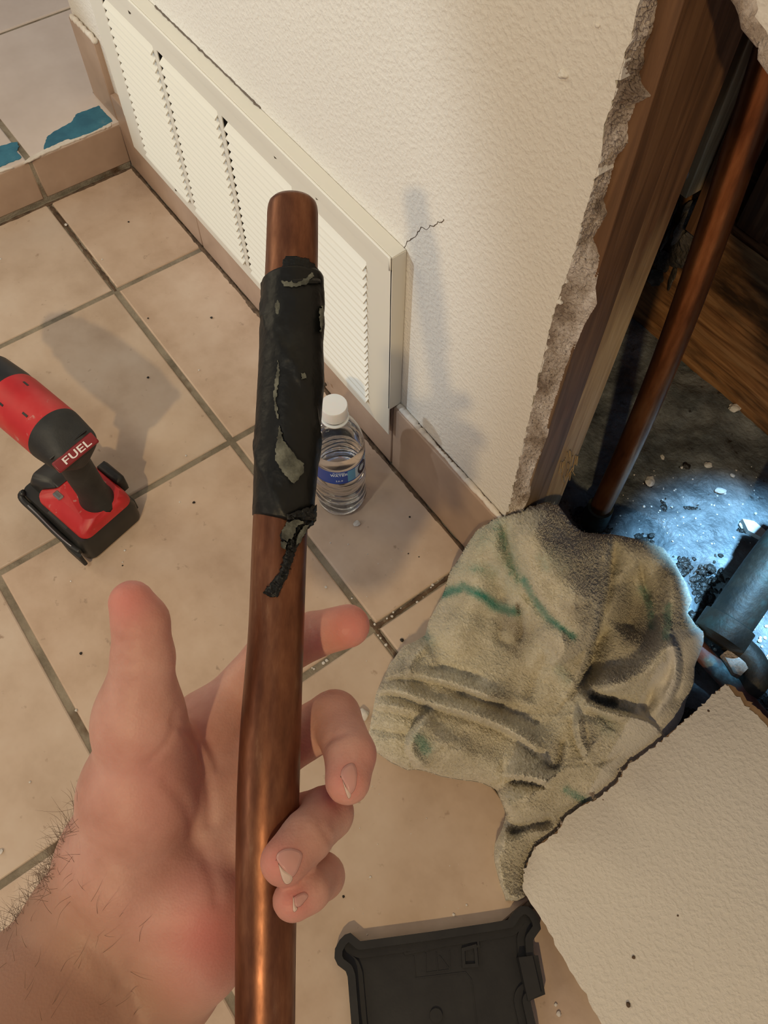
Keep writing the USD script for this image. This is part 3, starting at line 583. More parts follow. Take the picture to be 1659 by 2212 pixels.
lab = part(bt, 'label', band(th0 - 2.6, th0 + .30, .0882, .1128, R0), 'label_blue', smooth=30, label='blue printed label')
part(bt, 'label', band(th0 + .30, th0 + .62, .0882, .1128, R0), 'label_sky', smooth=30)
part(bt, 'label', band(th0 + .62, th0 + 1.75, .0882, .1128, R0), 'label_pale', smooth=30)
part(bt, 'label', join(band(th0 - 2.6, th0 + 1.75, .0876, .0890, R0 + .0002, 90), band(th0 - 2.6, th0 + 1.75, .1120, .1134, R0 + .0002, 90)), 'label_blue', smooth=30)
def wrap(mesh, tc, zc, r):
    v, f = arrays(mesh); x = v[:, 0] - (v[:, 0].min() + v[:, 0].max()) / 2; t = tc + x / r; rr = r + v[:, 2]
    return np.c_[rr * np.cos(t), rr * np.sin(t), zc + v[:, 1]] + BO, f
el = trimesh.creation.extrude_polygon(shapely.affinity.scale(sg.Point(0, 0).buffer(1.0, 24), .0078, .0118), .0004, engine='earcut')
part(bt, 'emblem', wrap(el, th0 + .98, .1004, R0 + .0004), 'label_navy', smooth=False, label='dark oval emblem on the label')
part(bt, 'print', join(wrap(meshkit.text_mesh('WATER', .0042, .0002, True), th0 - .02, .1040, R0 + .0003), wrap(meshkit.text_mesh('PURIFIED', .0022, .0002), th0 - .02, .1092, R0 + .0003), wrap(meshkit.text_mesh('16.9', .0030, .0002), th0 - .02, .0925, R0 + .0003)), 'label_ink', smooth=False, label='pale lettering')
arc = [(-.003 + .0011 * k, .0035 * math.sin(k * .9)) for k in range(6)]
part(bt, 'print', join(wrap(meshkit.text_mesh('M', .0062, .0002), th0 + .98, .1000, R0 + .0009)), 'label_ink', smooth=False)

# ================================================================== cordless drill
mottled('tool_red', [(.3, (.42, .014, .016)), (.55, (.52, .022, .024)), (.78, (.58, .06, .055))], scale=16.0, rough=.42, speck=(75.0, .64, .72, (.50, .22, .19)), bump=.1, bscale=150, bdist=.0006)
mottled('tool_rubber', [(.3, (.012, .012, .012)), (.6, (.024, .024, .022)), (.8, (.05, .048, .044))], scale=40.0, rough=.6, bump=.4, bscale=400, bdist=.0006)
mottled('tool_black', [(.3, (.012, .012, .012)), (.6, (.026, .025, .022)), (.8, (.09, .085, .07))], scale=22.0, rough=.42)
plain('steel', (.42, .41, .39), .32, .9); plain('print_white', (.80, .74, .72), .5); plain('plate_red', (.22, .012, .016), .4)
uu, vv = np.array([-.972, -.235, 0]), np.array([.235, -.972, 0]); DC = np.array([-.632, -.004, .0005])
TM = np.eye(4); TM[:3, 0], TM[:3, 1], TM[:3, 2], TM[:3, 3] = uu, vv, [0, 0, 1], DC
T = lambda m: frame(TM, m)
dr = thing('cordless_drill', 'scuffed red and black cordless drill standing upright on its battery on the tile floor', 'drill', loc=DC)
B0 = -.012
hull = lambda pts: m3.Manifold.hull_points(np.array(pts, float))
def rrect(a0, a1, b0, b1, z, r, n=5):
    out = []
    for cx, cy, s in ((a1 - r, b1 - r, 0), (a0 + r, b1 - r, 1), (a0 + r, b0 + r, 2), (a1 - r, b0 + r, 3)):
        for k in range(n + 1): t = (s + k / n) * math.pi / 2; out.append((cx + r * math.cos(t), cy + r * math.sin(t), z))
    return out
bat = hull(rrect(-.061, .061, -.044, .042, .003, .012) + rrect(-.058, .058, -.041, .039, 0, .010) + rrect(-.062, .062, -.045, .043, .030, .012) + rrect(-.058, .058, -.041, .039, .043, .010))
by = part(dr, 'battery', T(bat), 'tool_black', smooth=35, label='black slide-on battery pack')
part(dr, 'battery', T(box((-.050, -.0475, .006), (.040, -.0430, .026), .0018)), 'tool_black', smooth=35)
part(by, 'latch', T(box((-.036, -.055, .030), (.004, -.040, .060), .005)), 'tool_rubber', smooth=35)
part(by, 'latch', T(box((-.030, .028, .022), (.010, .040, .044), .004)), 'tool_rubber', smooth=35)
foot = hull(rrect(-.060, .034, -.043, .034, .0435, .012) + rrect(-.0585, .031, -.042, .033, .053, .012) + rrect(-.055, .010, B0 - .026, B0 + .030, .062, .014))
part(dr, 'foot', T(foot), 'tool_red', smooth=35, label='red plastic foot')
nose = hull(rrect(.026, .0615, -.038, .026, .0435, .010) + rrect(.024, .056, -.034, .022, .056, .010) + rrect(.012, .030, -.026, .012, .062, .006))
part(dr, 'foot_front', T(nose), 'tool_black', smooth=35, label='scuffed black front of the foot')
part(dr, 'scuff', T(box((.030, -.020, .0570), (.052, -.008, .0580), .0004)), 'steel', smooth=False, label='grey scuff mark')
hp = smooth_path([(-.034, B0, .055), (-.034, B0, .075), (-.031, B0, .115), (-.027, B0, .165)], 24)
thh = np.linspace(0, 2 * np.pi, 32, endpoint=False)
hv, hf = tube(hp, np.outer(np.interp(np.linspace(0, 1, 24), [0, .12, .25, .7, 1], [.024, .0205, .0185, .0192, .022]), np.ones(32)), 32)
hv[:, 1] = B0 + (hv[:, 1] - B0) * .92
part(dr, 'handle', T((hv, hf)), 'tool_rubber', smooth=True, label='black rubber handle')
part(dr, 'trigger', T(box((-.014, B0 - .008, .125), (.004, B0 + .008, .150), .005)), 'tool_red', smooth=35)
def axial(prof, z=.186, b=B0, seg=48):
    v, f = lathe([(r, a) for a, r in prof], (0, 0, 0), seg); return np.c_[v[:, 2], v[:, 1] + b, v[:, 0] + z], f[:, ::-1]
part(dr, 'motor_housing', T(axial([(-.026, .0), (-.026, .031), (-.020, .0322), (.045, .0325), (.052, .0315), (.053, 0)])), 'tool_red', smooth=35, label='red motor housing')
for a_, b_ in ((.030, .6), (.030, -.5), (-.004, .35)):
    n_ = np.array([0, math.sin(b_), math.cos(b_)]); c_ = np.array([a_, B0, .186]) + n_ * .0322
    part(dr, 'vent_slot', T(frame(np.array([[1, 0, 0, c_[0]], [0, n_[2], n_[1], c_[1]], [0, -n_[1], n_[2], c_[2]], [0, 0, 0, 1.]]), box((-.004, -.0012, -.001), (.004, .0012, .0005)))), 'tool_black', smooth=False)
part(dr, 'gear_case', T(axial([(.050, 0), (.050, .0318), (.058, .0322), (.092, .0300), (.102, .027), (.104, 0)])), 'tool_black', smooth=35, label='dark gear case')
part(dr, 'clutch_ring', T(axial([(.103, 0), (.103, .026), (.122, .026), (.124, .023), (.1245, 0)], seg=36)), 'tool_rubber', smooth=35)
part(dr, 'chuck', T(axial([(.1240, 0), (.1240, .021), (.150, .021), (.160, .013), (.168, .009), (.168, .0)], seg=36)), 'tool_black', smooth=35)
cap = m3.Manifold.batch_hull([m3.Manifold.sphere(.0175, 40).translate([-.050, B0 - .012, .186]), m3.Manifold.sphere(.0175, 40).translate([-.050, B0 + .012, .186]), m3.Manifold.sphere(.0322, 48).translate([-.0235, B0, .186]), m3.Manifold.sphere(.0175, 40).translate([-.046, B0, .170]), m3.Manifold.sphere(.019, 40).translate([-.030, B0, .160])])
cap = cap - m3.Manifold.cube([.2, .4, .4]).translate([-.0225, -.2, 0])
rc = part(dr, 'rear_cap', T(cap), 'tool_rubber', smooth=40, label='black rubber rear cap')
# badge, facing up and back
bn = np.array([-.60, .10, .79]); bn /= np.linalg.norm(bn); bx = np.array([0, -1, 0.]); bx = bx - bn * (bx @ bn); bx /= np.linalg.norm(bx); bu = np.cross(bn, bx)
bc = np.array([-.0490, B0, .1735]) + bn * .0285
BM = np.eye(4); BM[:3, 0], BM[:3, 1], BM[:3, 2], BM[:3, 3] = bx, bu, bn, bc
BT = lambda m: T(frame(BM, m))
bd = part(dr, 'badge', BT(box((-.026, -.0068, -.017), (.026, .0068, .0012), .0016)), 'plate_red', smooth=35, label='dark red badge with white lettering')
tx = meshkit.text_mesh('FUEL', .0072, .0005, True); tv = np.array(tx.vertices); tv[:, 0] = (tv[:, 0] - tv[:, 0].mean()) * 1.45; tv[:, 1] -= .0036; tv[:, 2] += .0011
part(bd, 'lettering', BT((tv, np.array(tx.faces))), 'print_white', smooth=False)
part(rc, 'red_dot', T(frame(np.eye(4), trimesh.creation.icosphere(2, .0042).apply_translation((-.046, B0 - .017, .2005)))), 'tool_red', smooth=True)
part(dr, 'rear_ridge', BT(box((-.024, .0095, -.016), (.024, .0120, -.001), .0012)), 'tool_black', smooth=35)
clip = smooth_path([(.050, .038, .046), (.052, .0425, .043), (.036, .0452, .037), (.000, .0462, .033), (-.040, .0462, .030), (-.056, .0440, .028)], 40)
cv, cf = tube(clip, .0042, 16)
part(dr, 'belt_clip', T((cv, cf)), 'tool_black', smooth=True, label='dark belt clip along one side')
part(dr, 'belt_clip', T(hull(rrect(-.064, -.030, .046, .051, .010, .002) + rrect(-.062, -.028, .046, .051, .030, .002))), 'tool_rubber', smooth=35)
part(dr, 'clip_edge', T(tube(clip[8:36] + [0, .0008, .0042], .0011, 8)), 'steel', smooth=True, label='worn bright edge of the clip')
part(dr, 'bit_holder', T(box((-.004, .012, .0545), (.010, .020, .064), .002)), 'steel', smooth=30)

# ================================================================== black plastic case
mottled('case_black', [(.3, (.010, .010, .010)), (.7, (.020, .020, .019))], scale=30.0, rough=.5, bump=.15, bscale=500, bdist=.0004)
CO = [(758,2016),(779,2034),(941,2012),(1054,1995),(1095,1988),(1106,1970),(1120,1959),(1136,1960),(1151,1972),(1160,1990),(1163,2008),(1153,2022),(1146,2032),(1148,2064),(1157,2064),(1172,2147),(1140,2160),(1152,2212),(1185,2420),(1198,2440),(1195,2465),(1170,2480),(1140,2476),(1120,2452),(860,2492),(822,2500),(800,2520),(775,2518),(765,2500),(770,2470),(793,2450),(760,2212),(752,2110),(748,2098),(731,2085),(724,2070),(725,2050),(735,2031),(746,2020)]
co = sg.Polygon([at_z(a, b, .0)[:2] for a, b in CO]).buffer(.0016).buffer(-.0016)
zz = lambda xy, h: np.c_[xy, h]
cs = thing('plastic_case', 'black moulded plastic case with flared corners lying open beside the drywall offcut', 'case', loc=(*co.centroid.coords[0], 0))
part(cs, 'tray', extrude(co.buffer(-.001), .0004, .0035, zz), 'case_black', smooth=30)
part(cs, 'rim', extrude(co.difference(co.buffer(-.0075)), .0006, .0150, zz), 'case_black', smooth=30)
part(cs, 'inner_lip', extrude(co.buffer(-.0070).difference(co.buffer(-.0145)), .0030, .0068, zz), 'case_black', smooth=30)
def bars(L, w, h, z=.0034):
    g = shapely.union_all([sg.LineString([at_z(a, b, .003)[:2] for a, b in l]).buffer(w, cap_style='flat', join_style='mitre') for l in L]); return extrude(g, z, z + h, zz)
Q = lambda pts: px(pts, 2.676, 680, 1900)
part(cs, 'raised_rib', bars([Q([(520, 430), (940, 340), (945, 385), (870, 400)]), Q([(520, 430), (525, 395), (640, 370)]), Q([(640, 415), (640, 372)]), Q([(650, 412), (655, 370), (750, 352)])], .0011, .0030), 'case_black', smooth=False)
part(cs, 'raised_rib', bars([Q([(855, 405), (860, 500), (935, 495), (925, 385), (855, 405)])], .0015, .0035), 'case_black', smooth=False, label='small raised square')
part(cs, 'raised_rib', bars([Q([(570, 440), (580, 560)]), Q([(640, 425), (640, 540), (780, 520), (780, 410)]), Q([(700, 420), (710, 530)]), Q([(720, 440), (780, 520)]), Q([(580, 570), (870, 535), (905, 580), (935, 830)])], .0005, .0007), 'case_black', smooth=False)
part(cs, 'side_latch', extrude(sg.Polygon([at_z(a, b, .01)[:2] for a, b in Q([(1170, 450), (1250, 440), (1300, 660), (1225, 700)])]), .003, .019, zz), 'case_black', smooth=False)
part(cs, 'boss', extrude(sg.Point(*at_z(*Q([(700, 785)])[0], .003)[:2]).buffer(.006), .003, .0060, zz), 'case_black', smooth=30)

# ================================================================== cut drywall offcut
A0, A1, A2 = at_z(1128, 1919, .0225), at_z(1569, 1477, .076), at_z(1298, 2212, .052)
nn = np.cross(A1 - A0, A2 - A0); nn /= np.linalg.norm(nn); nn *= np.sign(nn[2])
e1 = (A1 - A0) / np.linalg.norm(A1 - A0); e2 = np.cross(nn, e1)
def on_board(a, b): d = ray(a, b); t = ((A0 - CAM) @ nn) / (d @ nn); p = CAM + d * t - A0; return (p @ e1, p @ e2)
BP = [(1128,1919),(1132,1876),(1156,1829),(1201,1797),(1219,1768),(1262,1735),(1291,1724),(1334,1688),(1345,1667),(1360,1649),(1410,1616),(1468,1565),(1511,1529),(1562,1479),(1569,1477),(1583,1497),(1609,1519),(1638,1547),(1659,1569),(1800,1715),(1960,1900)]
BL = [(1960,1900),(1600,2680),(1400,2380),(1298,2212),(1262,2147),(1215,2071),(1183,2010),(1128,1919)]
bp = [on_board(a, b) for a, b in BP]; bl = [on_board(a, b) for a, b in BL]
bpoly = sg.Polygon(list(rough_line(bp, .003, .0009, 5)[:-1]) + list(rough_line(bl, .006, .0006, 6)[:-1])).buffer(0)
tob = lambda xy, h: A0 + xy[:, :1] * e1 + xy[:, 1:2] * e2 + np.asarray(h)[:, None] * nn
ob = thing('drywall_offcut', 'cut piece of cream textured drywall lying over the towel edge in the near corner', 'drywall piece', loc=A0)
part(ob, 'painted_face', extrude(bpoly.buffer(-.0003), -.0008, 0, tob), 'wall_paint', smooth=False)
BC = [on_board(a, b) for a, b in BP[:14] + [(1574,1476),(1596,1488),(1626,1513),(1662,1541),(1800,1690),(1985,1890)] + BL[1:]]
cpoly = sg.Polygon(rough_line(BC, .005, .0002, 9)[:-1]).buffer(0); cpoly = cpoly.intersection(shapely.union_all([bpoly.buffer(-.0016), shapely.affinity.translate(bpoly, .006, .0022).intersection(cpoly)]))
part(ob, 'gypsum_core', extrude(cpoly, -.0128, -.0009, tob), 'kraft', smooth=False, label='brown paper and gypsum edge')
fz = []
r = np.random.default_rng(44)
for a, b in ((1362,1648),(1368,1652),(1280,1724),(1276,1716),(1204,1797),(1160,1830),(1215,1775),(1340,1668),(1366,1655),(1300,1722)):
    for k in range(4): fz.append(lump(tob(np.array([on_board(a + r.normal(0, 4), b + r.normal(0, 4))]), [-.003])[0], r.uniform(.0008, .0022), int(r.integers(1e6))))
part(ob, 'torn_paper', join(*fz), 'gypsum', smooth=False, kind='stuff', label='crumbling torn edge')
for a, b, s in ((1368,2068,.0016),(1356,2170,.0022),(1464,1978,.0009),(1530,1536,.0011)):
    part(ob, 'speck', lump(tob(np.array([on_board(a, b)]), [-.0003])[0], s, a), 'grime', smooth=True)

# ================================================================== towel
Z = lambda pts: px(pts, 2.074, 760, 1040)
# outline of the heap in the photograph with the height it stands at there (metres); the part under the offcut is made up
TO = [(1179,1086,.140),(1208,1093,.134),(1235,1132,.122),(1261,1151,.105),(1319,1153,.085),(1401,1170,.065),(1435,1185,.05),(1459,1218,.045),(1483,1262,.04),(1495,1296,.035),(1485,1324,.035),(1502,1349,.04),(1522,1363,.04),(1519,1387,.035),(1500,1440,.03),(1498,1474,.025),(1483,1512,.02),(1478,1541,.015),(1450,1590,.012),(1400,1660,.01),(1330,1730,.008),(1270,1780,.005),(1215,1830,.005),(1165,1870,.002),(1146,1915,.0),(1135,1938,.0),(1117,1946,.0),(1093,1946,0),(1081,1908,0),(1069,1860,0),(1069,1821,0),(1083,1792,0),(1093,1758,0),(1084,1730,0),(1073,1705,0),(1044,1691,0),(1001,1684,0),(953,1676,0),(919,1664,0),(881,1662,0),(847,1648,0),(808,1619,0),(796,1585,0),(808,1532,0),(811,1503,0),(828,1469,0),(840,1435,0),(871,1397,0),(919,1373,.004),(926,1344,.008),(953,1291,.016),(972,1238,.03),(1001,1189,.06),(1030,1146,.10),(1064,1122,.118),(1093,1115,.130),(1124,1107,.138),(1146,1091,.140)]
TO = np.array(TO, float); per = np.vstack([TO, TO[:1]]); tt = np.r_[0, np.cumsum(np.linalg.norm(np.diff(per[:, :2], axis=0), axis=1))]
ss = np.arange(0, tt[-1], 5.0); PER = np.stack([np.interp(ss, tt, per[:, k]) for k in range(3)], 1)
PER[:, :2] += (meshkit.noise(np.c_[ss / 22, ss * 0, ss * 0], 4)[:, None] - .5) * 3
STEP = 2.3
X, Y = np.meshgrid(np.arange(785, 1545, STEP), np.arange(1075, 1965, STEP), indexing='ij'); nx, ny = X.shape; tp = np.c_[X.ravel(), Y.ravel()]
pg = sg.Polygon(PER[:, :2]); inside = shapely.contains_xy(pg, tp[:, 0], tp[:, 1])
dist, near = cKDTree(PER[:, :2]).query(tp, k=1)
dk, nk = cKDTree(PER[:, :2]).query(tp, k=40); w = 1 / (dk + 12) ** 2.2; zb = (PER[nk, 2] * w).sum(1) / w.sum(1)
H = zb + .044 * np.sqrt(np.clip(1 - (1 - np.clip(dist / 62, 0, 1)) ** 2, 0, 1)) + .016 * np.clip((dist - 40) / 160, 0, 1)
H += (meshkit.fbm(np.c_[tp / 95, tp[:, :1] * 0], 3, 3) - .5) * .026 * np.clip(dist / 40, 0, 1)
FA = 1.9
FOLDS = [('s', [(130,890),(300,885),(420,910),(560,958),(720,995)], -.012, 42), ('s', [(100,960),(200,955),(330,1000),(500,1050),(700,1130),(830,1220),(910,1295)], -.015, 46), ('s', [(90,1010),(200,1030),(315,1058)], -.008, 26),
 ('s', [(340,1040),(270,1120),(245,1190),(270,1250),(330,1305)], -.016, 70), ('v', [(70,1110),(180,1125),(255,1135)], .006, 10), ('s', [(240,870),(255,790),(330,715)], .010, 40), ('v', [(690,160),(700,300),(750,420),(810,520),(880,610),(990,690)], .013, 15),
 ('r', [(760,180),(900,330),(1000,480),(1060,600)], .017, 46), ('r', [(620,260),(560,420),(500,600),(420,760)], .013, 44), ('v', [(560,300),(640,420),(680,560)], .008, 22), ('r', [(850,640),(900,760),(880,900)], .008, 36), ('v', [(1165,260),(1150,420),(1110,640),(1060,850),(1000,935)], .020, 24), ('s', [(1165,240),(1150,420),(1105,640),(1045,850),(985,945)], .018, 70),
 ('r', [(1400,310),(1440,480),(1430,640),(1380,780),(1280,875),(1150,925),(1040,945)], .024, 26), ('v', [(1240,400),(1270,560),(1210,690)], .020, 34), ('v', [(1290,360),(1310,450),(1345,540)], .008, 7), ('v', [(1050,962),(1130,985),(1195,985)], .022, 12),
 ('s', [(1040,945),(1130,1010),(1250,1045),(1380,1115)], .018, 60), ('s', [(1000,1050),(1005,1150),(1060,1255)], -.015, 60), ('s', [(1060,1255),(1150,1230),(1230,1170)], -.016, 50), ('v', [(945,1150),(925,1240),(915,1310)], .010, 9), ('v', [(820,1200),(880,1250),(900,1300)], .007, 9), ('v', [(880,760),(820,900),(790,1010)], .007, 16),
 ('r', [(860,740),(840,900),(800,1040)], .006, 30), ('s', [(680,1335),(800,1342),(920,1380),(1060,1440)], -.030, 46), ('s', [(640,1395),(690,1470),(710,1490)], -.006, 20), ('r', [(690,1500),(760,1425),(860,1398),(1010,1420)], .018, 26), ('v', [(690,1590),(790,1560),(920,1510)], .022, 20),
 ('r', [(660,1640),(690,1750),(720,1860)], .010, 30), ('r', [(660,1615),(740,1605),(850,1570)], .012, 14), ('v', [(748,560),(765,640),(745,730)], .006, 9), ('v', [(680,640),(660,700),(720,740)], .004, 8), ('s', [(1445,690),(1470,850),(1410,1000)], .020, 40), ('v', [(1350,900),(1330,980),(1290,1040)], .010, 14),
 ('v', [(420,560),(600,600),(700,640)], .004, 20), ('v', [(330,850),(480,860),(600,920)], .006, 14), ('v', [(460,950),(560,985),(690,1010)], .006, 10), ('v', [(1000,560),(1080,540)], .005, 12), ('r', [(350,1180),(520,1230),(700,1290)], .006, 34), ('v', [(640,1000),(760,1060),(860,1100)], .006, 12)]
for kind, pts, amp, wd in FOLDS:
    P_ = np.array(Z(pts)); c0_ = smooth_path(np.c_[P_, P_[:, 0] * 0], 40)[:, :2] if len(P_) > 2 else P_
    bx_ = (tp[:, 0] > c0_[:, 0].min() - 3 * wd) & (tp[:, 0] < c0_[:, 0].max() + 3 * wd) & (tp[:, 1] > c0_[:, 1].min() - 3 * wd) & (tp[:, 1] < c0_[:, 1].max() + 3 * wd) & inside
    dd, sd, al = seg_dist(tp[bx_], c0_); fade = np.clip(np.minimum(al, 1 - al) * 6 + .15, 0, 1)
    amp = amp * FA
    if kind == 's':
        hi_side = 1 / (1 + np.exp(-np.clip(np.sign(amp) * sd * dd / 1.5, -30, 30)))
        H[bx_] += abs(amp) * (hi_side * (np.exp(-dd / wd) + .38 * np.exp(-((dd - 10) / 8) ** 2)) - (1 - hi_side) * .5 * np.exp(-dd / 13)) * fade
    else: H[bx_] += (amp if kind == 'r' else -amp) * np.exp(-(dd / wd) ** 2) * fade
from scipy.ndimage import gaussian_filter
G_ = gaussian_filter(H.reshape(nx, ny), .8).ravel(); H = np.where(dist > 6, G_, H)
BPX = sg.Polygon(BP + BL); bdist = np.array(shapely.distance(BPX, shapely.points(tp))); ub = bdist < 85     # keep the cloth below the offcut that lies on it
zpl = np.array([(lambda d: (CAM + d * (((A0 - CAM) @ nn) / (d @ nn)))[2])(ray(a, b)) for a, b in tp[ub]]); H[ub] = np.minimum(H[ub], np.maximum(np.where(bdist[ub] <= 0, zpl - .0140, zpl - .0135 + .00075 * bdist[ub]), .003))
H = np.maximum(H, .0025)
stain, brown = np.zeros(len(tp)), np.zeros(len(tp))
for pts, w_, a_ in (([(410,505),(500,472),(600,520),(640,560),(740,585)], 15, 1.0), ([(770,440),(810,520),(880,610),(990,695)], 11, .9), ([(640,200),(700,330),(740,430)], 40, .34), ([(480,380),(640,400)], 26, .3), ([(1300,480),(1340,560),(1345,650)], 14, .55), ([(1420,560),(1410,700)], 13, .6), ([(300,1150),(330,1200)], 22, .55), ([(560,260),(640,240)], 50, .25), ([(900,330),(930,360)], 40, .25), ([(960,1380),(1060,1440)], 12, .7), ([(850,340),(870,380)], 20, .3), ([(930,840),(960,890)], 18, .3), ([(1120,1080),(1160,1110)], 26, .25), ([(330,690),(350,720)], 20, .35)):  # teal stains; the mark along the crease above the tail paints its shade
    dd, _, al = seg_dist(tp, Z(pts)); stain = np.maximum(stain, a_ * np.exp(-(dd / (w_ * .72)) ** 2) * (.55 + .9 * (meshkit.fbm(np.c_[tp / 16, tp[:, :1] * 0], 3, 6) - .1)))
for pts, w_, a_ in (([(690,620),(780,690),(740,750)], 26, .55), ([(742,556),(745,580)], 6, .9), ([(1230,560),(1250,640),(1300,690)], 34, .5), ([(960,560),(1000,580)], 16, .3), ([(120,900),(240,840)], 18, .35), ([(250,700),(310,690)], 12, .4), ([(640,960),(700,975)], 10, .5), ([(1380,300),(1440,420)], 20, .25), ([(760,1560),(860,1530)], 24, .3)):  # brown stains, plus shade painted into the fold crack and the tail hollow
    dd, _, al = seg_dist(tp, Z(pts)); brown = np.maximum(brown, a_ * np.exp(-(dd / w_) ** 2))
hem = ((tp[:, 0] > 1440) & (tp[:, 1] > 1360)) | ((tp[:, 0] - 1330) * .9 + (tp[:, 1] - 1480) * .5 > 62) & (tp[:, 1] > 1430)
dvec = ROT @ np.stack([(tp[:, 0] - CX) / FPX, -(tp[:, 1] - CY) / FPX, -np.ones(len(tp))]); TV = (CAM[:, None] + dvec * ((H - CAMZ) / dvec[2])).T
idg = np.arange(nx * ny).reshape(nx, ny); q4 = np.stack([idg[:-1, :-1], idg[1:, :-1], idg[1:, 1:], idg[:-1, 1:]], -1).reshape(-1, 4); q4 = q4[inside[q4].all(1)]
# terry pile: random loops pushed out of the surface
base = trimesh.Trimesh(TV, np.vstack([q4[:, [0, 2, 1]], q4[:, [0, 3, 2]]]), process=False)
fnrm = meshkit.arrays(base, True)[2]; fnrm *= np.sign(fnrm[:, 2:3] + 1e-9)
r = np.random.default_rng(3); TV2 = TV + fnrm * (r.uniform(-.0009, .0012, len(TV)) * np.where(hem, .25, 1.0))[:, None] + r.normal(0, .0003, TV.shape)
# skirt down to the floor round the edge
ed = np.sort(np.vstack([q4[:, [0, 1]], q4[:, [1, 2]], q4[:, [2, 3]], q4[:, [3, 0]]]), axis=1); u_, c_ = np.unique(ed, axis=0, return_counts=True); be = u_[c_ == 1]
bv = np.unique(be)
ne_ = cKDTree(PER[:, :2]).query(tp[bv])[1]; TV2[bv] = [at_z(*PER[k, :2], PER[k, 2] + .0035) for k in ne_]       # a clean rounded rim
mp = {v: len(TV2) + k for k, v in enumerate(bv)}; low = TV2[bv].copy(); low[:, 2] = np.where(low[:, 1] > W, ZC - .004, .0004)
SK = np.array([[a, b, mp[b]] for a, b in be] + [[a, mp[b], mp[a]] for a, b in be])
allv = np.vstack([TV2, low]); allf = np.vstack([q4[:, [0, 2, 1]], q4[:, [0, 3, 2]], SK]); usedv = np.unique(allf); remap = -np.ones(len(allv), int); remap[usedv] = np.arange(len(usedv))
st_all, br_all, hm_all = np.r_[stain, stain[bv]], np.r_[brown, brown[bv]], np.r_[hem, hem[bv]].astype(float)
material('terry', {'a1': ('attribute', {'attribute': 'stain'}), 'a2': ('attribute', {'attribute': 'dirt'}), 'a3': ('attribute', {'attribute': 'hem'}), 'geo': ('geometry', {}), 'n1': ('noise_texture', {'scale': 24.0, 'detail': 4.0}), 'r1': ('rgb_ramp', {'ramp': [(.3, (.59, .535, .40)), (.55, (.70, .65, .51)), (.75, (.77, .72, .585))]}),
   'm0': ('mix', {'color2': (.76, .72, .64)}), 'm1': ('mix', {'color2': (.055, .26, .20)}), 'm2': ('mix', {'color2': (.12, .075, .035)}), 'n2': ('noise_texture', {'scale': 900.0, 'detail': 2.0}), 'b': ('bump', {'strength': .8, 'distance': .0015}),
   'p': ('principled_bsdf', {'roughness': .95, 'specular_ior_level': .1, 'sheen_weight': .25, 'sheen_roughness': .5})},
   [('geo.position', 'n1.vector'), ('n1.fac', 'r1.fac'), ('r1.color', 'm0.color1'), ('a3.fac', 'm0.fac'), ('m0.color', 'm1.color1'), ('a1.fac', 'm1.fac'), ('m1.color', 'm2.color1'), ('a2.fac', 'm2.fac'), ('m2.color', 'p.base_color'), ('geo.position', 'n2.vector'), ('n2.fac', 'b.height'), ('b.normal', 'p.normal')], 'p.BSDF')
tw = thing('towel', 'crumpled beige terry towel with teal stains heaped in front of the wall hole', 'towel', loc=(-.15, .30, 0))
part(tw, 'cloth', (allv[usedv], remap[allf]), 'terry', smooth=True, pv={'stain': st_all[usedv], 'dirt': br_all[usedv], 'hem': hm_all[usedv] * .6})  # stain and dirt also carry the shade painted into the folds
sm = []
for l in ([(1405,1170),(1380,1290)], [(1440,1180),(1420,1310)]):
    P_ = np.array(Z(l)); t_ = np.linspace(0, 1, 30); pp = P_[0] + (P_[1] - P_[0]) * t_[:, None]
    ii = cKDTree(tp).query(pp)[1]; sm.append(tube(TV[ii] + fnrm[ii] * .0006, .0009, 6))
# loose pile along the surface
sel = r.choice(np.where(inside & ~hem & (dist > 3))[0], 70000); root = TV[sel] + r.normal(0, .0006, (len(sel), 3)); dirn = fnrm[sel] + r.normal(0, .8, (len(sel), 3)); dirn /= np.linalg.norm(dirn, axis=1, keepdims=True)
Lh = r.uniform(.0008, .0018, len(sel))[:, None]; pts = np.stack([root, root + dirn * Lh * .6, root + (dirn + r.normal(0, .5, dirn.shape)) * Lh], 1).reshape(-1, 3)
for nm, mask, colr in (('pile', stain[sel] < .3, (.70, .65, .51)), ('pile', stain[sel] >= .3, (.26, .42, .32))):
    mt = 'pile_%d' % (colr[0] < .5); plain(mt, colr, .95, specular_ior_level=.1)
    bc_ = UsdGeom.BasisCurves.Define(stage, numbered(str(tw.GetPath()) + '/' + nm)); bc_.CreateTypeAttr('linear')
    pp = pts.reshape(-1, 3, 3)[mask]; bc_.CreatePointsAttr(Vt.Vec3fArray.FromNumpy((pp.reshape(-1, 3) - ORIGIN[str(tw.GetPath())]).astype(np.float32))); bc_.CreateCurveVertexCountsAttr(Vt.IntArray.FromNumpy(np.full(len(pp), 3, np.int32)))
    bc_.CreateWidthsAttr(Vt.FloatArray.FromNumpy(np.full(len(pp) * 3, .00027, np.float32))); bc_.SetWidthsInterpolation('vertex')
    UsdShade.MaterialBindingAPI.Apply(bc_.GetPrim()).Bind(LOOKS[mt]); bc_.GetPrim().SetCustomDataByKey('kind', 'stuff')

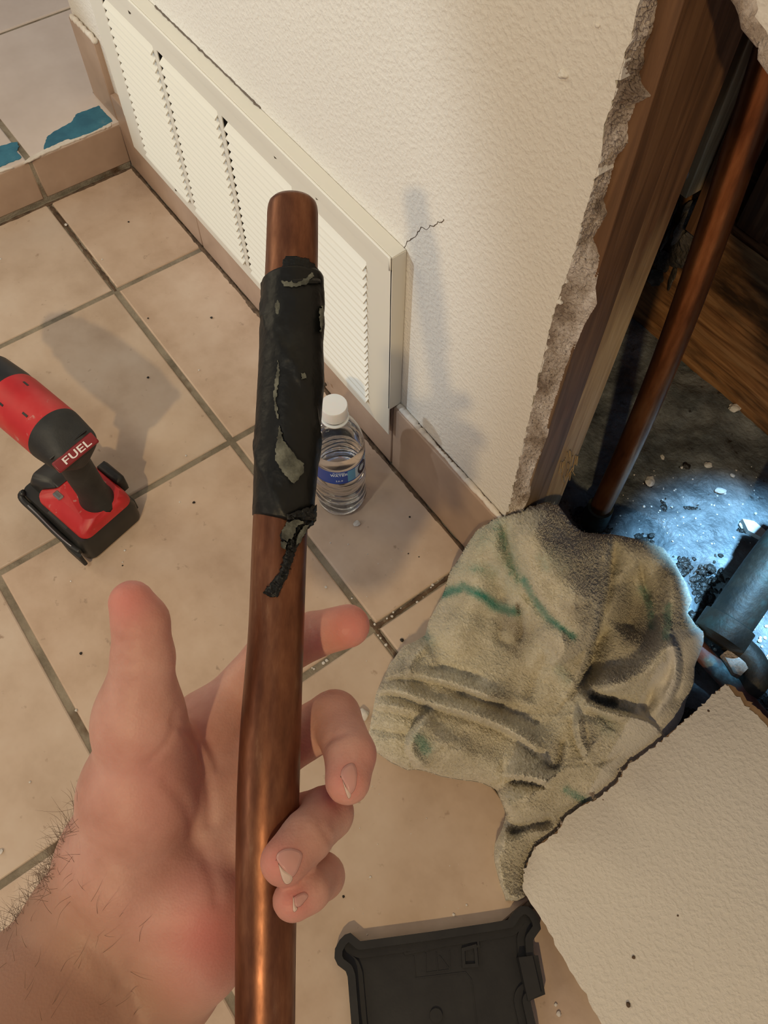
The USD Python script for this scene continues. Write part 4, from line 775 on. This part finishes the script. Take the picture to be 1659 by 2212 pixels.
# ================================================================== crumbs on the tiles
r = np.random.default_rng(21)
for k, (a, b, s, lb) in enumerate(((771,1133,.0042,'white plaster crumb on the tile just below the water bottle'), (785,1545,.0062,'white plaster crumb touching the left edge of the towel heap'))):
    p = at_z(a, b, 0); single('plaster_crumb', lb, 'plaster crumb', lump(p - [0, 0, .0002], s, 50 + k, sub=2), 'crumb', smooth=True)
cr = []
for a, b, s in ((221,561,.0016),(2,560,.0016),(600+470/4.1475,780+1630/4.1475,.0012),(752,1176,.0012),(704,1269,.002),(760,1293,.0014),(794,1197,.0009),(817,1218,.0009),(430,800,.0015),(402,985,.0016),(840,1130,.0008),(270,1190,.0018),(265,1215,.0012),(153,1256,.0012),(800,1895,.0014),(797,1640,.002),(1000,2100,.0015),(980,1976,.0018),(1008,1955,.0014),(1206,2190,.003),(1200,2170,.002),(65,1690,.0015),(3,1840,.003),(165,1535,.002),(143,487,.0030),(388,1085,.0012),(590,640,.001)):
    cr.append(lump(at_z(a, b, 0) - [0, 0, .0002], s * .8, int(a * 7 + b)))
for k in range(60): a, b = r.uniform(640, 1000), r.uniform(1180, 2150); cr.append(lump(at_z(a, b, 0), r.uniform(.0003, .0007), k))
for a, b in ((810,1350),(830,1338),(845,1330),(870,1313),(895,1297),(915,1283),(938,1268),(955,1255),(790,1330),(780,1318),(825,1378),(838,1395),(700,1432),(680,1445)):
    for k in range(2): cr.append(lump(at_z(a + r.normal(0, 6), b + r.normal(0, 4), -.0024), r.uniform(.0006, .0020), int(a * 3 + k)))
single('plaster_crumbs', 'tiny white plaster crumbs sprinkled over the lower tiles and joints', 'crumbs', join(*cr), 'crumb', smooth=False, kind='stuff')
dk_ = []
for a, b, s in ((457,687,.0018),(419,1086,.0018),(320,816,.0016),(265,1222,.0010),(175,1412,.0016),(742,1937,.0013),(885,1117,.0012),(868,1384,.0022),(320,688,.0012),(882,1196,.0009),(905,1203,.0009),(278,480,.0014)):
    dk_.append(lump(at_z(a, b, 0) - [0, 0, .0003], s, int(a)))
single('dirt_specks', 'dark brown dirt specks scattered over the lower tiles', 'dirt', join(*dk_), 'dirt', smooth=True, kind='stuff')

# ================================================================== the held copper pipe
material('copper_held', {'au': ('attribute', {'attribute': 'around'}), 'al': ('attribute', {'attribute': 'along'}), 'c': ('combine_xyz', {}), 'n1': ('noise_texture', {'scale': 1.7, 'detail': 9.0, 'roughness': .66}), 'r1': ('rgb_ramp', {'ramp': [(.30, (.10, .036, .018)), (.48, (.165, .062, .030)), (.60, (.22, .092, .046)), (.74, (.32, .17, .095))]}),
   'n2': ('noise_texture', {'scale': 5.0, 'detail': 6.0}), 'r2': ('rgb_ramp', {'ramp': [(.35, (.34, .34, .34)), (.7, (.50, .50, .50))]}), 'b': ('bump', {'strength': .06, 'distance': .0008}), 'p': ('principled_bsdf', {'metallic': .58, 'specular_ior_level': .4})},
   [('au.fac', 'c.x'), ('al.fac', 'c.y'), ('c.vector', 'n1.vector'), ('n1.fac', 'r1.fac'), ('r1.color', 'p.base_color'), ('c.vector', 'n2.vector'), ('n2.fac', 'r2.fac'), ('r2.color', 'p.roughness'), ('n2.fac', 'b.height'), ('b.normal', 'p.normal')], 'p.BSDF')
mottled('tape', [(.3, (.004, .0045, .0045)), (.6, (.008, .0085, .008)), (.85, (.022, .024, .021))], scale=38.0, rough=.46, spec=.28, bump=.6, bscale=130, bdist=.0012)
mottled('residue', [(.35, (.035, .036, .028)), (.55, (.12, .125, .10)), (.75, (.24, .245, .20))], scale=110.0, rough=.85, bump=.9, bscale=260, bdist=.0012)
PY = np.array([432, 455, 545, 700, 870, 1000, 1190, 1275, 1355, 1412, 1500, 1600, 1700, 1800, 2000, 2226.])
PL = np.array([579, 578.5, 575, 568, 560, 553.5, 543, 540.5, 538.4, 534.5, 524, 517, 512, 509.5, 508.5, 508.])
PR = np.array([687, 687, 687.5, 684, 677, 671, 662, 659, 657.5, 655, 651.5, 650, 647, 644, 639.5, 637.])
PD = np.interp(PY, [432, 1000, 1400, 1700, 2226], [.355, .3355, .3215, .3115, .300])
from scipy.ndimage import gaussian_filter1d
yy_ = np.linspace(432, 2226, 240); sm_ = lambda a: gaussian_filter1d(np.interp(yy_, PY, a), 9, mode='nearest')
pl_, pr_, pd_ = sm_(PL), sm_(PR), sm_(PD); pc_, prad = (pl_ + pr_) / 2, (pr_ - pl_) / 2 * pd_ / FPX
axis3 = (CAM[:, None] + (ROT @ np.stack([(pc_ - CX) / FPX, -(yy_ - CY) / FPX, -np.ones(240)])) * pd_).T
rr_ = prad.copy(); L_ = np.r_[0, np.cumsum(np.linalg.norm(np.diff(axis3, axis=0), axis=1))]
e_ = np.clip(L_ / .0065, 0, 1); rr_ = rr_ * (.80 + .20 * np.sqrt(1 - (1 - e_) ** 2)); e2_ = np.clip((L_[-1] - L_) / .003, 0, 1); rr_ = rr_ * (.88 + .12 * np.sqrt(1 - (1 - e2_) ** 2))
hp_ = thing('copper_pipe', 'short length of brown copper pipe with black tape wrap, held upright in the hand', 'pipe', loc=axis3[120])
tv_, tf_ = tube(axis3, rr_, 48); tha = np.r_[np.tile(np.abs(np.linspace(-1, 1, 48, endpoint=False)) * 2.2, 240), 0, 0]; tla = np.r_[np.repeat(L_ * 16, 48), 0, L_[-1] * 16]
part(hp_, 'tube', (tv_, tf_), 'copper_held', smooth=True, pv={'around': tha, 'along': tla})
TY = np.array([598, 606, 640, 698, 740, 790, 830, 867, 935, 1000, 1062, 1100, 1113, 1130.]); TL = np.array([571, 567, 565.5, 563, 560.5, 558, 556.5, 555, 552, 549.5, 547, 545, 544, 543.5]); TR = np.array([688, 694, 696, 701, 698, 700, 700, 697, 692.5, 688, 682, 680, 676, 668.])
def on_pipe(px_, py_, ex=.0006):
    """a point on the front of the pipe (pushed out by ex)"""
    px_, py_ = np.asarray(px_, float), np.asarray(py_, float)
    c, R_, D_ = (np.interp(py_, yy_, q) for q in (pc_, prad, pd_)); on_t = (py_ > 600) & (py_ < 1124); c = np.where(on_t, np.interp(py_, TY, (TL + TR) / 2), c); R_ = np.where(on_t, np.interp(py_, TY, (TR - TL) / 2) * D_ / FPX, R_); dx = (px_ - c) * D_ / FPX; R2 = R_ + ex
    dep = D_ - np.sqrt(np.clip(R2 ** 2 - dx ** 2, (R2 * .12) ** 2, None))
    return (CAM[:, None] + (ROT @ np.stack([(px_ - CX) / FPX, -(py_ - CY) / FPX, -np.ones(px_.size)])) * dep).T
# tape wrap
TY = np.array([598, 606, 640, 698, 740, 790, 830, 867, 935, 1000, 1062, 1100, 1113, 1130.]); TL = np.array([571, 567, 565.5, 563, 560.5, 558, 556.5, 555, 552, 549.5, 547, 545, 544, 543.5]); TR = np.array([688, 694, 696, 701, 698, 700, 700, 697, 692.5, 688, 682, 680, 676, 668.])
ty = np.linspace(598, 1130, 150); tl, tr = np.interp(ty, TY, TL), np.interp(ty, TY, TR); tc, D_ = (tl + tr) / 2, np.interp(ty, yy_, pd_); R_ = (tr - tl) / 2 * D_ / FPX
ax_ = (CAM[:, None] + (ROT @ np.stack([(tc - CX) / FPX, -(ty - CY) / FPX, -np.ones(150)])) * D_).T
th_ = np.linspace(0, 2 * np.pi, 72, endpoint=False); nz_ = meshkit.fbm(np.stack([np.cos(th_)[None] * 2.2 + 0 * ty[:, None], np.sin(th_)[None] * 2.2 + 0 * ty[:, None], (ty / 60)[:, None] + 0 * th_[None]], -1), 4, 12) - .5
fold_ = np.maximum(0, np.sin(th_[None] * 2 + ty[:, None] / 48 + 2.2 * nz_)) ** 8
RR_ = R_[:, None] * (1 + .075 * nz_) + .0009 * fold_; RR_[0] *= .86; RR_[-1] *= .90
tp_ = part(hp_, 'tape_wrap', tube(ax_, RR_, 72), 'tape', smooth=40, label='ragged black tape wrapped round the upper pipe')
def patch(poly, ex, jit, seed, step=1.1):
    g = sg.Polygon(poly); x0, y0, x1, y1 = g.bounds; X, Y = np.meshgrid(np.arange(x0, x1 + step, step), np.arange(y0, y1 + step, step), indexing='ij'); p2 = np.c_[X.ravel(), Y.ravel()]
    q = np.random.default_rng(seed); ins = shapely.contains_xy(g.buffer(1.2), p2[:, 0] + 5 * (meshkit.noise(np.c_[p2 / 5, p2[:, :1] * 0], seed) - .5), p2[:, 1] + 5 * (meshkit.noise(np.c_[p2 / 5, p2[:, :1] * 0], seed + 9) - .5))
    n_, m_ = X.shape; ids = np.arange(n_ * m_).reshape(n_, m_); q4 = np.stack([ids[:-1, :-1], ids[1:, :-1], ids[1:, 1:], ids[:-1, 1:]], -1).reshape(-1, 4); q4 = q4[ins[q4].all(1)]
    bd_ = np.array([g.exterior.distance(sg.Point(*a)) if i_ else 0 for a, i_ in zip(p2, ins)]); e = np.asarray(ex + jit * (meshkit.fbm(np.c_[p2 / 9, p2[:, :1] * 0], 3, seed) - .3) * np.clip(bd_ / 6, 0, 1))
    top, bot = on_pipe(p2[:, 0], p2[:, 1], e), on_pipe(p2[:, 0], p2[:, 1], ex * 0 - .0003 + 0 * e); k = len(p2)
    ed = np.sort(np.vstack([q4[:, [0, 1]], q4[:, [1, 2]], q4[:, [2, 3]], q4[:, [3, 0]]]), axis=1); u_, c_ = np.unique(ed, axis=0, return_counts=True); be = u_[c_ == 1]
    f = np.vstack([q4[:, [0, 1, 2]], q4[:, [0, 2, 3]], np.c_[be[:, 0], be[:, 1], be[:, 1] + k], np.c_[be[:, 0], be[:, 1] + k, be[:, 0] + k]]); us = np.unique(f); rm = -np.ones(2 * k, int); rm[us] = np.arange(len(us))
    return np.vstack([top, bot])[us], rm[f]
part(tp_, 'tape_end', patch([(607, 556), (640, 553), (668, 560), (690, 585), (694, 612), (640, 612), (606, 606)], .0010, .0006, 3), 'tape', smooth=True)
tx_ = .0015
for P_, s_ in (([(606,606),(640,610),(660,600),(672,588),(680,596),(662,612),(640,620),(612,618)], 4), ([(590,640),(602,650),(607,684),(596,686),(589,664)], 5), ([(600,778),(604,800),(600,840),(594,870),(590,858),(596,810)], 6), ([(594,860),(598,880),(602,905),(598,905),(592,876)], 7), ([(604,918),(612,950),(640,988),(656,1000),(655,1020),(640,1040),(632,1046),(612,1020),(594,990),(596,960)], 8), ([(689,672),(697,660),(700,700),(693,718)], 9), ([(650,806),(660,804),(662,818),(653,820)], 10)):
    part(tp_, 'residue', patch(P_, tx_, .0007, s_), 'residue', smooth=True, label='greyish glue residue' if s_ == 4 else None)
tail = part(hp_, 'tape_tail', patch([(620,1112),(684,1090),(684,1125),(668,1140),(650,1165),(640,1185),(632,1215),(622,1240),(612,1262),(598,1290),(584,1290),(568,1278),(584,1262),(604,1236),(612,1210),(618,1180),(608,1165),(606,1150),(622,1132)], .0022, .0022, 21), 'tape', smooth=True, label='loose twisted tail of tape')
for P_, s_ in (([(618,1130),(640,1122),(656,1128),(640,1140),(634,1158),(620,1170),(608,1162),(608,1148)], 31), ([(654,1140),(668,1132),(660,1150),(648,1172),(640,1178),(642,1160)], 32), ([(606,1168),(620,1172),(616,1186),(610,1182)], 33)):
    part(tail, 'residue', patch(P_, .0044, .0008, s_), 'residue', smooth=True)

# ================================================================== the hand
HD, HS = .0100, 1.03
def J(a, b, d): return at_d(a, b, d + HD)
def chain(js): return [(J(*p[:3]), p[3] * HS / 1000) for p in js]
WRIST = [((225,2005,.332),27), ((335,2085,.336),25)]
FORE = [((70,2235,.312),34), ((150,2330,.318),34), ((-150,2560,.27),42)]
palm = []
def bone(a, b): palm.append((J(*a[0]), J(*b[0]), a[1] * HS / 1000, b[1] * HS / 1000))
W1, W2 = WRIST; F1, F2, F3 = FORE
I0, M0_, R0_, K0_ = ((450,1575,.341),12.5), ((468,1700,.337),13.5), ((462,1830,.334),14), ((450,1935,.332),13)
T1, T2 = ((300,1715,.3135),19), ((301,1560,.301),13.2)
TH, HY, HY2 = ((280,1865,.325),24), ((425,1940,.322),19), ((415,2045,.324),18.5)
for a, b in ((F1, W1), (F2, W2), (F1, F2), (F1, F3), (F2, F3), (W1, W2), (W1, TH), (TH, T1), (T1, T2), (W2, HY2), (HY2, HY), (HY, K0_), (W1, ((395,1800,.336),17)), (W2, ((410,1880,.334),18)), (((395,1800,.336),17), I0), (((395,1800,.336),17), M0_), (((410,1880,.334),18), R0_), (((410,1880,.334),18), K0_), (I0, M0_), (M0_, R0_), (R0_, K0_), (TH, HY2), (TH, ((410,1880,.334),18)), (T1, ((410,1690,.334),11)), (((410,1690,.334),11), I0), (T2, ((385,1620,.322),8))):
    bone(a, b)
FINGERS = [chain([(300,1560,.301,13.4), (309,1420,.292,11.0), (304,1345,.290,9.9), (285,1303,.290,8.2)]),
           chain([(450,1575,.341,12.5), (578,1425,.348,10.6), (676,1372,.350,9.8), (752,1352,.339,9.0)]),
           chain([(468,1700,.337,13.5), (600,1620,.336,11.4), (722,1548,.325,10.2), (757,1630,.307,9.4), (751,1688,.298,8.3)]),
           chain([(462,1830,.334,13.0), (590,1790,.326,10.8), (706,1757,.308,9.8), (662,1808,.290,9.0), (614,1861,.2805,8.3)]),
           chain([(450,1935,.332,11.5), (575,1915,.3225,9.2), (694,1893,.303,8.4), (664,1921,.288,7.9), (634,1944,.2835,7.3)])]
CREASES = [([(374,1560),(400,1580),(430,1625),(452,1700),(455,1780)], .0016, 1.5), ([(378,1545),(415,1560),(450,1600),(474,1660)], .0012, 1.4), ([(372,1585),(350,1620),(320,1650)], .0009, 1.8), ([(240,1425),(262,1428),(290,1420)], .0011, 1.3), ([(243,1385),(262,1388),(285,1384)], .0008, 1.2), ([(140,1955),(180,1990),(230,2060),(262,2130)], .0011, 1.8), ([(282,2080),(290,2150),(300,2210)], .0009, 1.8), ([(150,1985),(200,2050),(225,2110)], .0007, 1.6), ([(665,1335),(672,1360),(690,1395)], .0012, 1.4), ([(702,1605),(720,1592),(742,1585)], .0012, 1.3), ([(718,1818),(700,1795),(690,1770)], .0008, 1.4), ([(430,1820),(455,1880),(470,1950)], .0009, 2.2), ([(360,1690),(400,1740),(420,1830)], .0007, 2.4)]
CR3 = []
PIPE_TREE = cKDTree(axis3)
def hand_sdf(p, creases=True):
    d = None
    for a, b, ra, rb in palm:
        e = cone_sdf(p, a, b, ra, rb); d = e if d is None else smin(d, e, .009)
    out = d
    for k, ch in enumerate(FINGERS):
        f = None
        for (a, ra), (b, rb) in zip(ch[:-1], ch[1:]):
            e = cone_sdf(p, a, b, ra, rb); f = e if f is None else smin(f, e, .0022)
        out = smin(out, smin(d, f, .007 if k else .012), .0012)
    pd2, pi2 = PIPE_TREE.query(p); out = np.maximum(out, rr_[pi2] + .0003 - pd2)      # skin pressed flat against the pipe
    if creases:
        for tree, dep, w in CR3:
            dd = tree.query(p, distance_upper_bound=.008)[0]; out = out + np.where(np.isfinite(dd), dep * np.exp(-(np.minimum(dd, 1) / (w / 1000)) ** 2), 0)
    return out
def cast(px_, py_, creases=False):
    """where the camera sees the skin at these pixels"""
    d = (ROT @ np.stack([(np.asarray(px_, float) - CX) / FPX, -(np.asarray(py_, float) - CY) / FPX, -np.ones(len(px_))])).T; n_ = np.linalg.norm(d, axis=1, keepdims=True); d = d / n_; t = np.full(len(d), .20)
    for k in range(70): t = t + .9 * hand_sdf(CAM + d * t[:, None], creases)
    return CAM + d * t[:, None]
for pts, dep, w in CREASES:
    c2 = smooth_path(np.c_[np.array(pts, float), np.zeros(len(pts))], 40)[:, :2]; p3 = cast(c2[:, 0], c2[:, 1]); ok = np.abs(hand_sdf(p3, False)) < .002; 
    if ok.sum() > 3: CR3.append((cKDTree(p3[ok]), dep, w))
allj = np.array([q for a, b, _, _ in palm for q in (a, b)] + [q[0] for c in FINGERS for q in c]); lo_, hi_ = allj.min(0) - .05, allj.max(0) + .05
h_ = .00135; n_ = np.ceil((hi_ - lo_) / h_).astype(int); cs_ = 5; nb = np.ceil(n_ / cs_).astype(int) + 1
bc0 = np.stack(np.meshgrid(*[np.arange(k) for k in nb], indexing='ij'), -1).reshape(-1, 3); dcen = hand_sdf(lo_ + h_ * (bc0 * cs_ + cs_ / 2), False)
FLD = np.repeat(np.repeat(np.repeat(dcen.reshape(nb), cs_, 0), cs_, 1), cs_, 2); live = bc0[np.abs(dcen) < h_ * cs_ * 1.1 + .003]
off = np.stack(np.meshgrid(*[np.arange(cs_)] * 3, indexing='ij'), -1).reshape(-1, 3); ids = (live[:, None] * cs_ + off[None]).reshape(-1, 3)
FLD[ids[:, 0], ids[:, 1], ids[:, 2]] = hand_sdf(lo_ + h_ * ids)
hv, hf = surface_net(FLD, lo_, h_)
hm = trimesh.Trimesh(hv, hf, process=False); comp = trimesh.graph.connected_components(hm.face_adjacency, min_len=100); big = max(comp, key=len); hf = hf[big]; us = np.unique(hf); rm = -np.ones(len(hv), int); rm[us] = np.arange(len(us)); hv, hf = hv[us], rm[hf]
hm = trimesh.Trimesh(hv, hf, process=False); hm = hm if hm.volume > 0 else trimesh.Trimesh(hv, hf[:, ::-1], process=False)
hf = np.array(hm.faces); hv = relax(np.array(hm.vertices), hf, 6)
hp2 = proj(hv)
red = np.zeros(len(hv))
for a, b, w, k in ((270,1290,70,.8), (760,1350,70,.9), (750,1690,50,.7), (600,1865,50,.8), (630,1950,45,.8), (455,2020,110,.95), (430,1930,90,.5), (330,1700,120,.35), (810,1640,50,.4), (250,1330,60,.3), (420,1600,60,.3), (390,2120,80,.5)):
    red = np.maximum(red, k * np.exp(-((hp2[:, 0] - a) ** 2 + (hp2[:, 1] - b) ** 2) / w ** 2))
tan = np.clip((hp2[:, 1] + .9 * (230 - hp2[:, 0]) - 1930) / 170, 0, 1)
tan = np.maximum(tan, .8 * np.exp(-((hp2[:, 0] - 420 + (hp2[:, 1] - 1480) * -.1) / 60) ** 2) * (hp2[:, 1] < 1500) * 0)
material('skin', {'a1': ('attribute', {'attribute': 'blood'}), 'a2': ('attribute', {'attribute': 'sunned'}), 'geo': ('geometry', {}), 'n1': ('noise_texture', {'scale': 38.0, 'detail': 5.0, 'roughness': .6}), 'r1': ('rgb_ramp', {'ramp': [(.3, (.47, .245, .190)), (.5, (.56, .310, .250)), (.7, (.63, .375, .310))]}),
   'm1': ('mix', {'color2': (.62, .225, .195)}), 'm2': ('mix', {'color2': (.42, .235, .165)}), 'n2': ('noise_texture', {'scale': 700.0, 'detail': 3.0}), 'n3': ('voronoi_texture', {'scale': 900.0}), 'ad': ('math', {'math_type': 'add'}), 'b': ('bump', {'strength': .14, 'distance': .0006}),
   'p': ('principled_bsdf', {'roughness': .52, 'specular_ior_level': .35, 'subsurface_weight': .25, 'subsurface_radius': (1.0, .35, .2), 'subsurface_scale': .004})},
   [('geo.position', 'n1.vector'), ('n1.fac', 'r1.fac'), ('r1.color', 'm1.color1'), ('a1.fac', 'm1.fac'), ('m1.color', 'm2.color1'), ('a2.fac', 'm2.fac'), ('m2.color', 'p.base_color'), ('geo.position', 'n2.vector'), ('geo.position', 'n3.vector'), ('n2.fac', 'ad.value1'), ('n3.distance', 'ad.value2'), ('ad.value', 'b.height'), ('b.normal', 'p.normal')], 'p.BSDF')
material('nail', {'p': ('principled_bsdf', {'base_color': (.62, .31, .27), 'roughness': .32, 'subsurface_weight': .2, 'subsurface_scale': .002, 'subsurface_radius': (1., .4, .3)})}, [], 'p.BSDF')
plain('nail_tip', (.66, .50, .42), .4); plain('arm_hair', (.10, .06, .035), .5)
ps = thing('person', 'left hand and forearm from the left, thumb up, fingers curled loosely round the copper pipe', 'person', loc=J(*W1[0]))
body = part(ps, 'hand', (hv, hf), 'skin', smooth=True, pv={'blood': red, 'sunned': tan})
def nail(poly, ex, name, mat, label=None, step=.8):
    g = sg.Polygon(poly); x0, y0, x1, y1 = g.bounds; X, Y = np.meshgrid(np.arange(x0 - 2, x1 + 3, step), np.arange(y0 - 2, y1 + 3, step), indexing='ij'); p2 = np.c_[X.ravel(), Y.ravel()]; ins = shapely.contains_xy(g, p2[:, 0], p2[:, 1])
    P3_ = cast(p2[:, 0], p2[:, 1]); ins &= (np.abs(hand_sdf(P3_, False)) < .0008); md_ = np.median(np.linalg.norm(P3_[ins] - CAM, axis=1)); ins &= np.abs(np.linalg.norm(P3_ - CAM, axis=1) - md_) < .008; bd_ = np.array([g.exterior.distance(sg.Point(*a)) if i_ else 0 for a, i_ in zip(p2, ins)]); tow = CAM - P3_; tow /= np.linalg.norm(tow, axis=1, keepdims=True)
    V = P3_ + tow * (ex * np.clip(.25 + bd_ / 7, 0, 1))[:, None]; n_, m_ = X.shape; ids = np.arange(n_ * m_).reshape(n_, m_); q4 = np.stack([ids[:-1, :-1], ids[1:, :-1], ids[1:, 1:], ids[:-1, 1:]], -1).reshape(-1, 4); q4 = q4[ins[q4].all(1)]; k = len(V); V2 = P3_ - tow * .0008
    ed = np.sort(np.vstack([q4[:, [0, 1]], q4[:, [1, 2]], q4[:, [2, 3]], q4[:, [3, 0]]]), axis=1); u_, c_ = np.unique(ed, axis=0, return_counts=True); be = u_[c_ == 1]
    f = np.vstack([q4[:, [0, 2, 1]], q4[:, [0, 3, 2]], np.c_[be[:, 0], be[:, 1], be[:, 1] + k], np.c_[be[:, 0], be[:, 1] + k, be[:, 0] + k]]); us = np.unique(f); rm = -np.ones(2 * k, int); rm[us] = np.arange(len(us))
    return part(ps, name, (np.vstack([V, V2])[us], rm[f]), mat, smooth=True, label=label)
S2 = lambda pts: px(pts, 4.022, 500, 1450)
def ell(pts, n=60):
    c = smooth_path(np.c_[np.array(pts + pts[:1], float), np.zeros(len(pts) + 1)], n)[:-1, :2]; return [tuple(q) for q in c]
for bed, tip in (([(960, 850), (1010, 805), (1060, 800), (1088, 850), (1090, 950), (1060, 1050), (1030, 1075), (990, 1000), (950, 920)], [(940, 920), (965, 940), (1000, 1010), (1040, 1080), (1028, 1108), (985, 1035)]),
                 ([(390, 1640), (400, 1580), (470, 1540), (560, 1545), (615, 1580), (610, 1650), (580, 1730), (530, 1790), (470, 1750), (420, 1690)], [(378, 1640), (405, 1665), (470, 1735), (530, 1780), (515, 1840), (488, 1855), (430, 1780)]),
                 ([(540, 1960), (580, 1935), (650, 1925), (668, 1950), (640, 2000), (590, 2050), (560, 2050), (540, 2010)], [(515, 1945), (540, 1960), (560, 2040), (575, 2060), (548, 2095), (530, 2030)])):
    nail(ell(S2(bed)), .00055, 'fingernail', 'nail', 'pink fingernail'); nail(ell(S2(tip)), .0008, 'nail_edge', 'nail_tip', 'pale free edge of the nail')
# hairs at the wrist
r = np.random.default_rng(8); hairs, cnt = [], []
vn = meshkit.arrays((hv, hf), True)[2]
cand = np.where((hp2[:, 0] < 330) & (hp2[:, 0] > -60) & (hp2[:, 1] > 1690) & (hp2[:, 1] < 2280) & (tan > .02) | ((hp2[:, 0] < 175) & (hp2[:, 1] > 1700) & (hp2[:, 1] < 2200)))[0]
view = hv - CAM; view /= np.linalg.norm(view, axis=1, keepdims=True); facing = -(vn * view).sum(1)
wgt = np.where(np.abs(facing[cand]) < .35, 1.0, .10) * np.clip((hp2[cand, 1] - 1690) / 160, .1, 1); wgt /= wgt.sum()
sel = r.choice(cand, 520, p=wgt); armdir = J(70, 2235, .312) - J(225, 2005, .332); armdir /= np.linalg.norm(armdir)
for i in sel:
    d = vn[i] * .75 - armdir * r.uniform(-.2, .9) + r.normal(0, .35, 3); d /= np.linalg.norm(d); l = r.uniform(.005, .012); k2 = r.normal(0, .25, 3)
    hairs += [hv[i], hv[i] + d * l * .5, hv[i] + d * l + k2 * l * .5]
bc_ = UsdGeom.BasisCurves.Define(stage, str(ps.GetPath()) + '/arm_hair'); bc_.CreateTypeAttr('linear'); bc_.CreatePointsAttr(Vt.Vec3fArray.FromNumpy((np.array(hairs) - ORIGIN[str(ps.GetPath())]).astype(np.float32))); bc_.CreateCurveVertexCountsAttr(Vt.IntArray.FromNumpy(np.full(len(sel), 3, np.int32)))
bc_.CreateWidthsAttr(Vt.FloatArray.FromNumpy(np.tile([.00011, .00009, .00003], len(sel)).astype(np.float32))); bc_.SetWidthsInterpolation('vertex')
UsdShade.MaterialBindingAPI.Apply(bc_.GetPrim()).Bind(LOOKS['arm_hair']); bc_.GetPrim().SetCustomDataByKey('kind', 'stuff'); bc_.GetPrim().SetCustomDataByKey('label', 'dark hairs on the wrist')
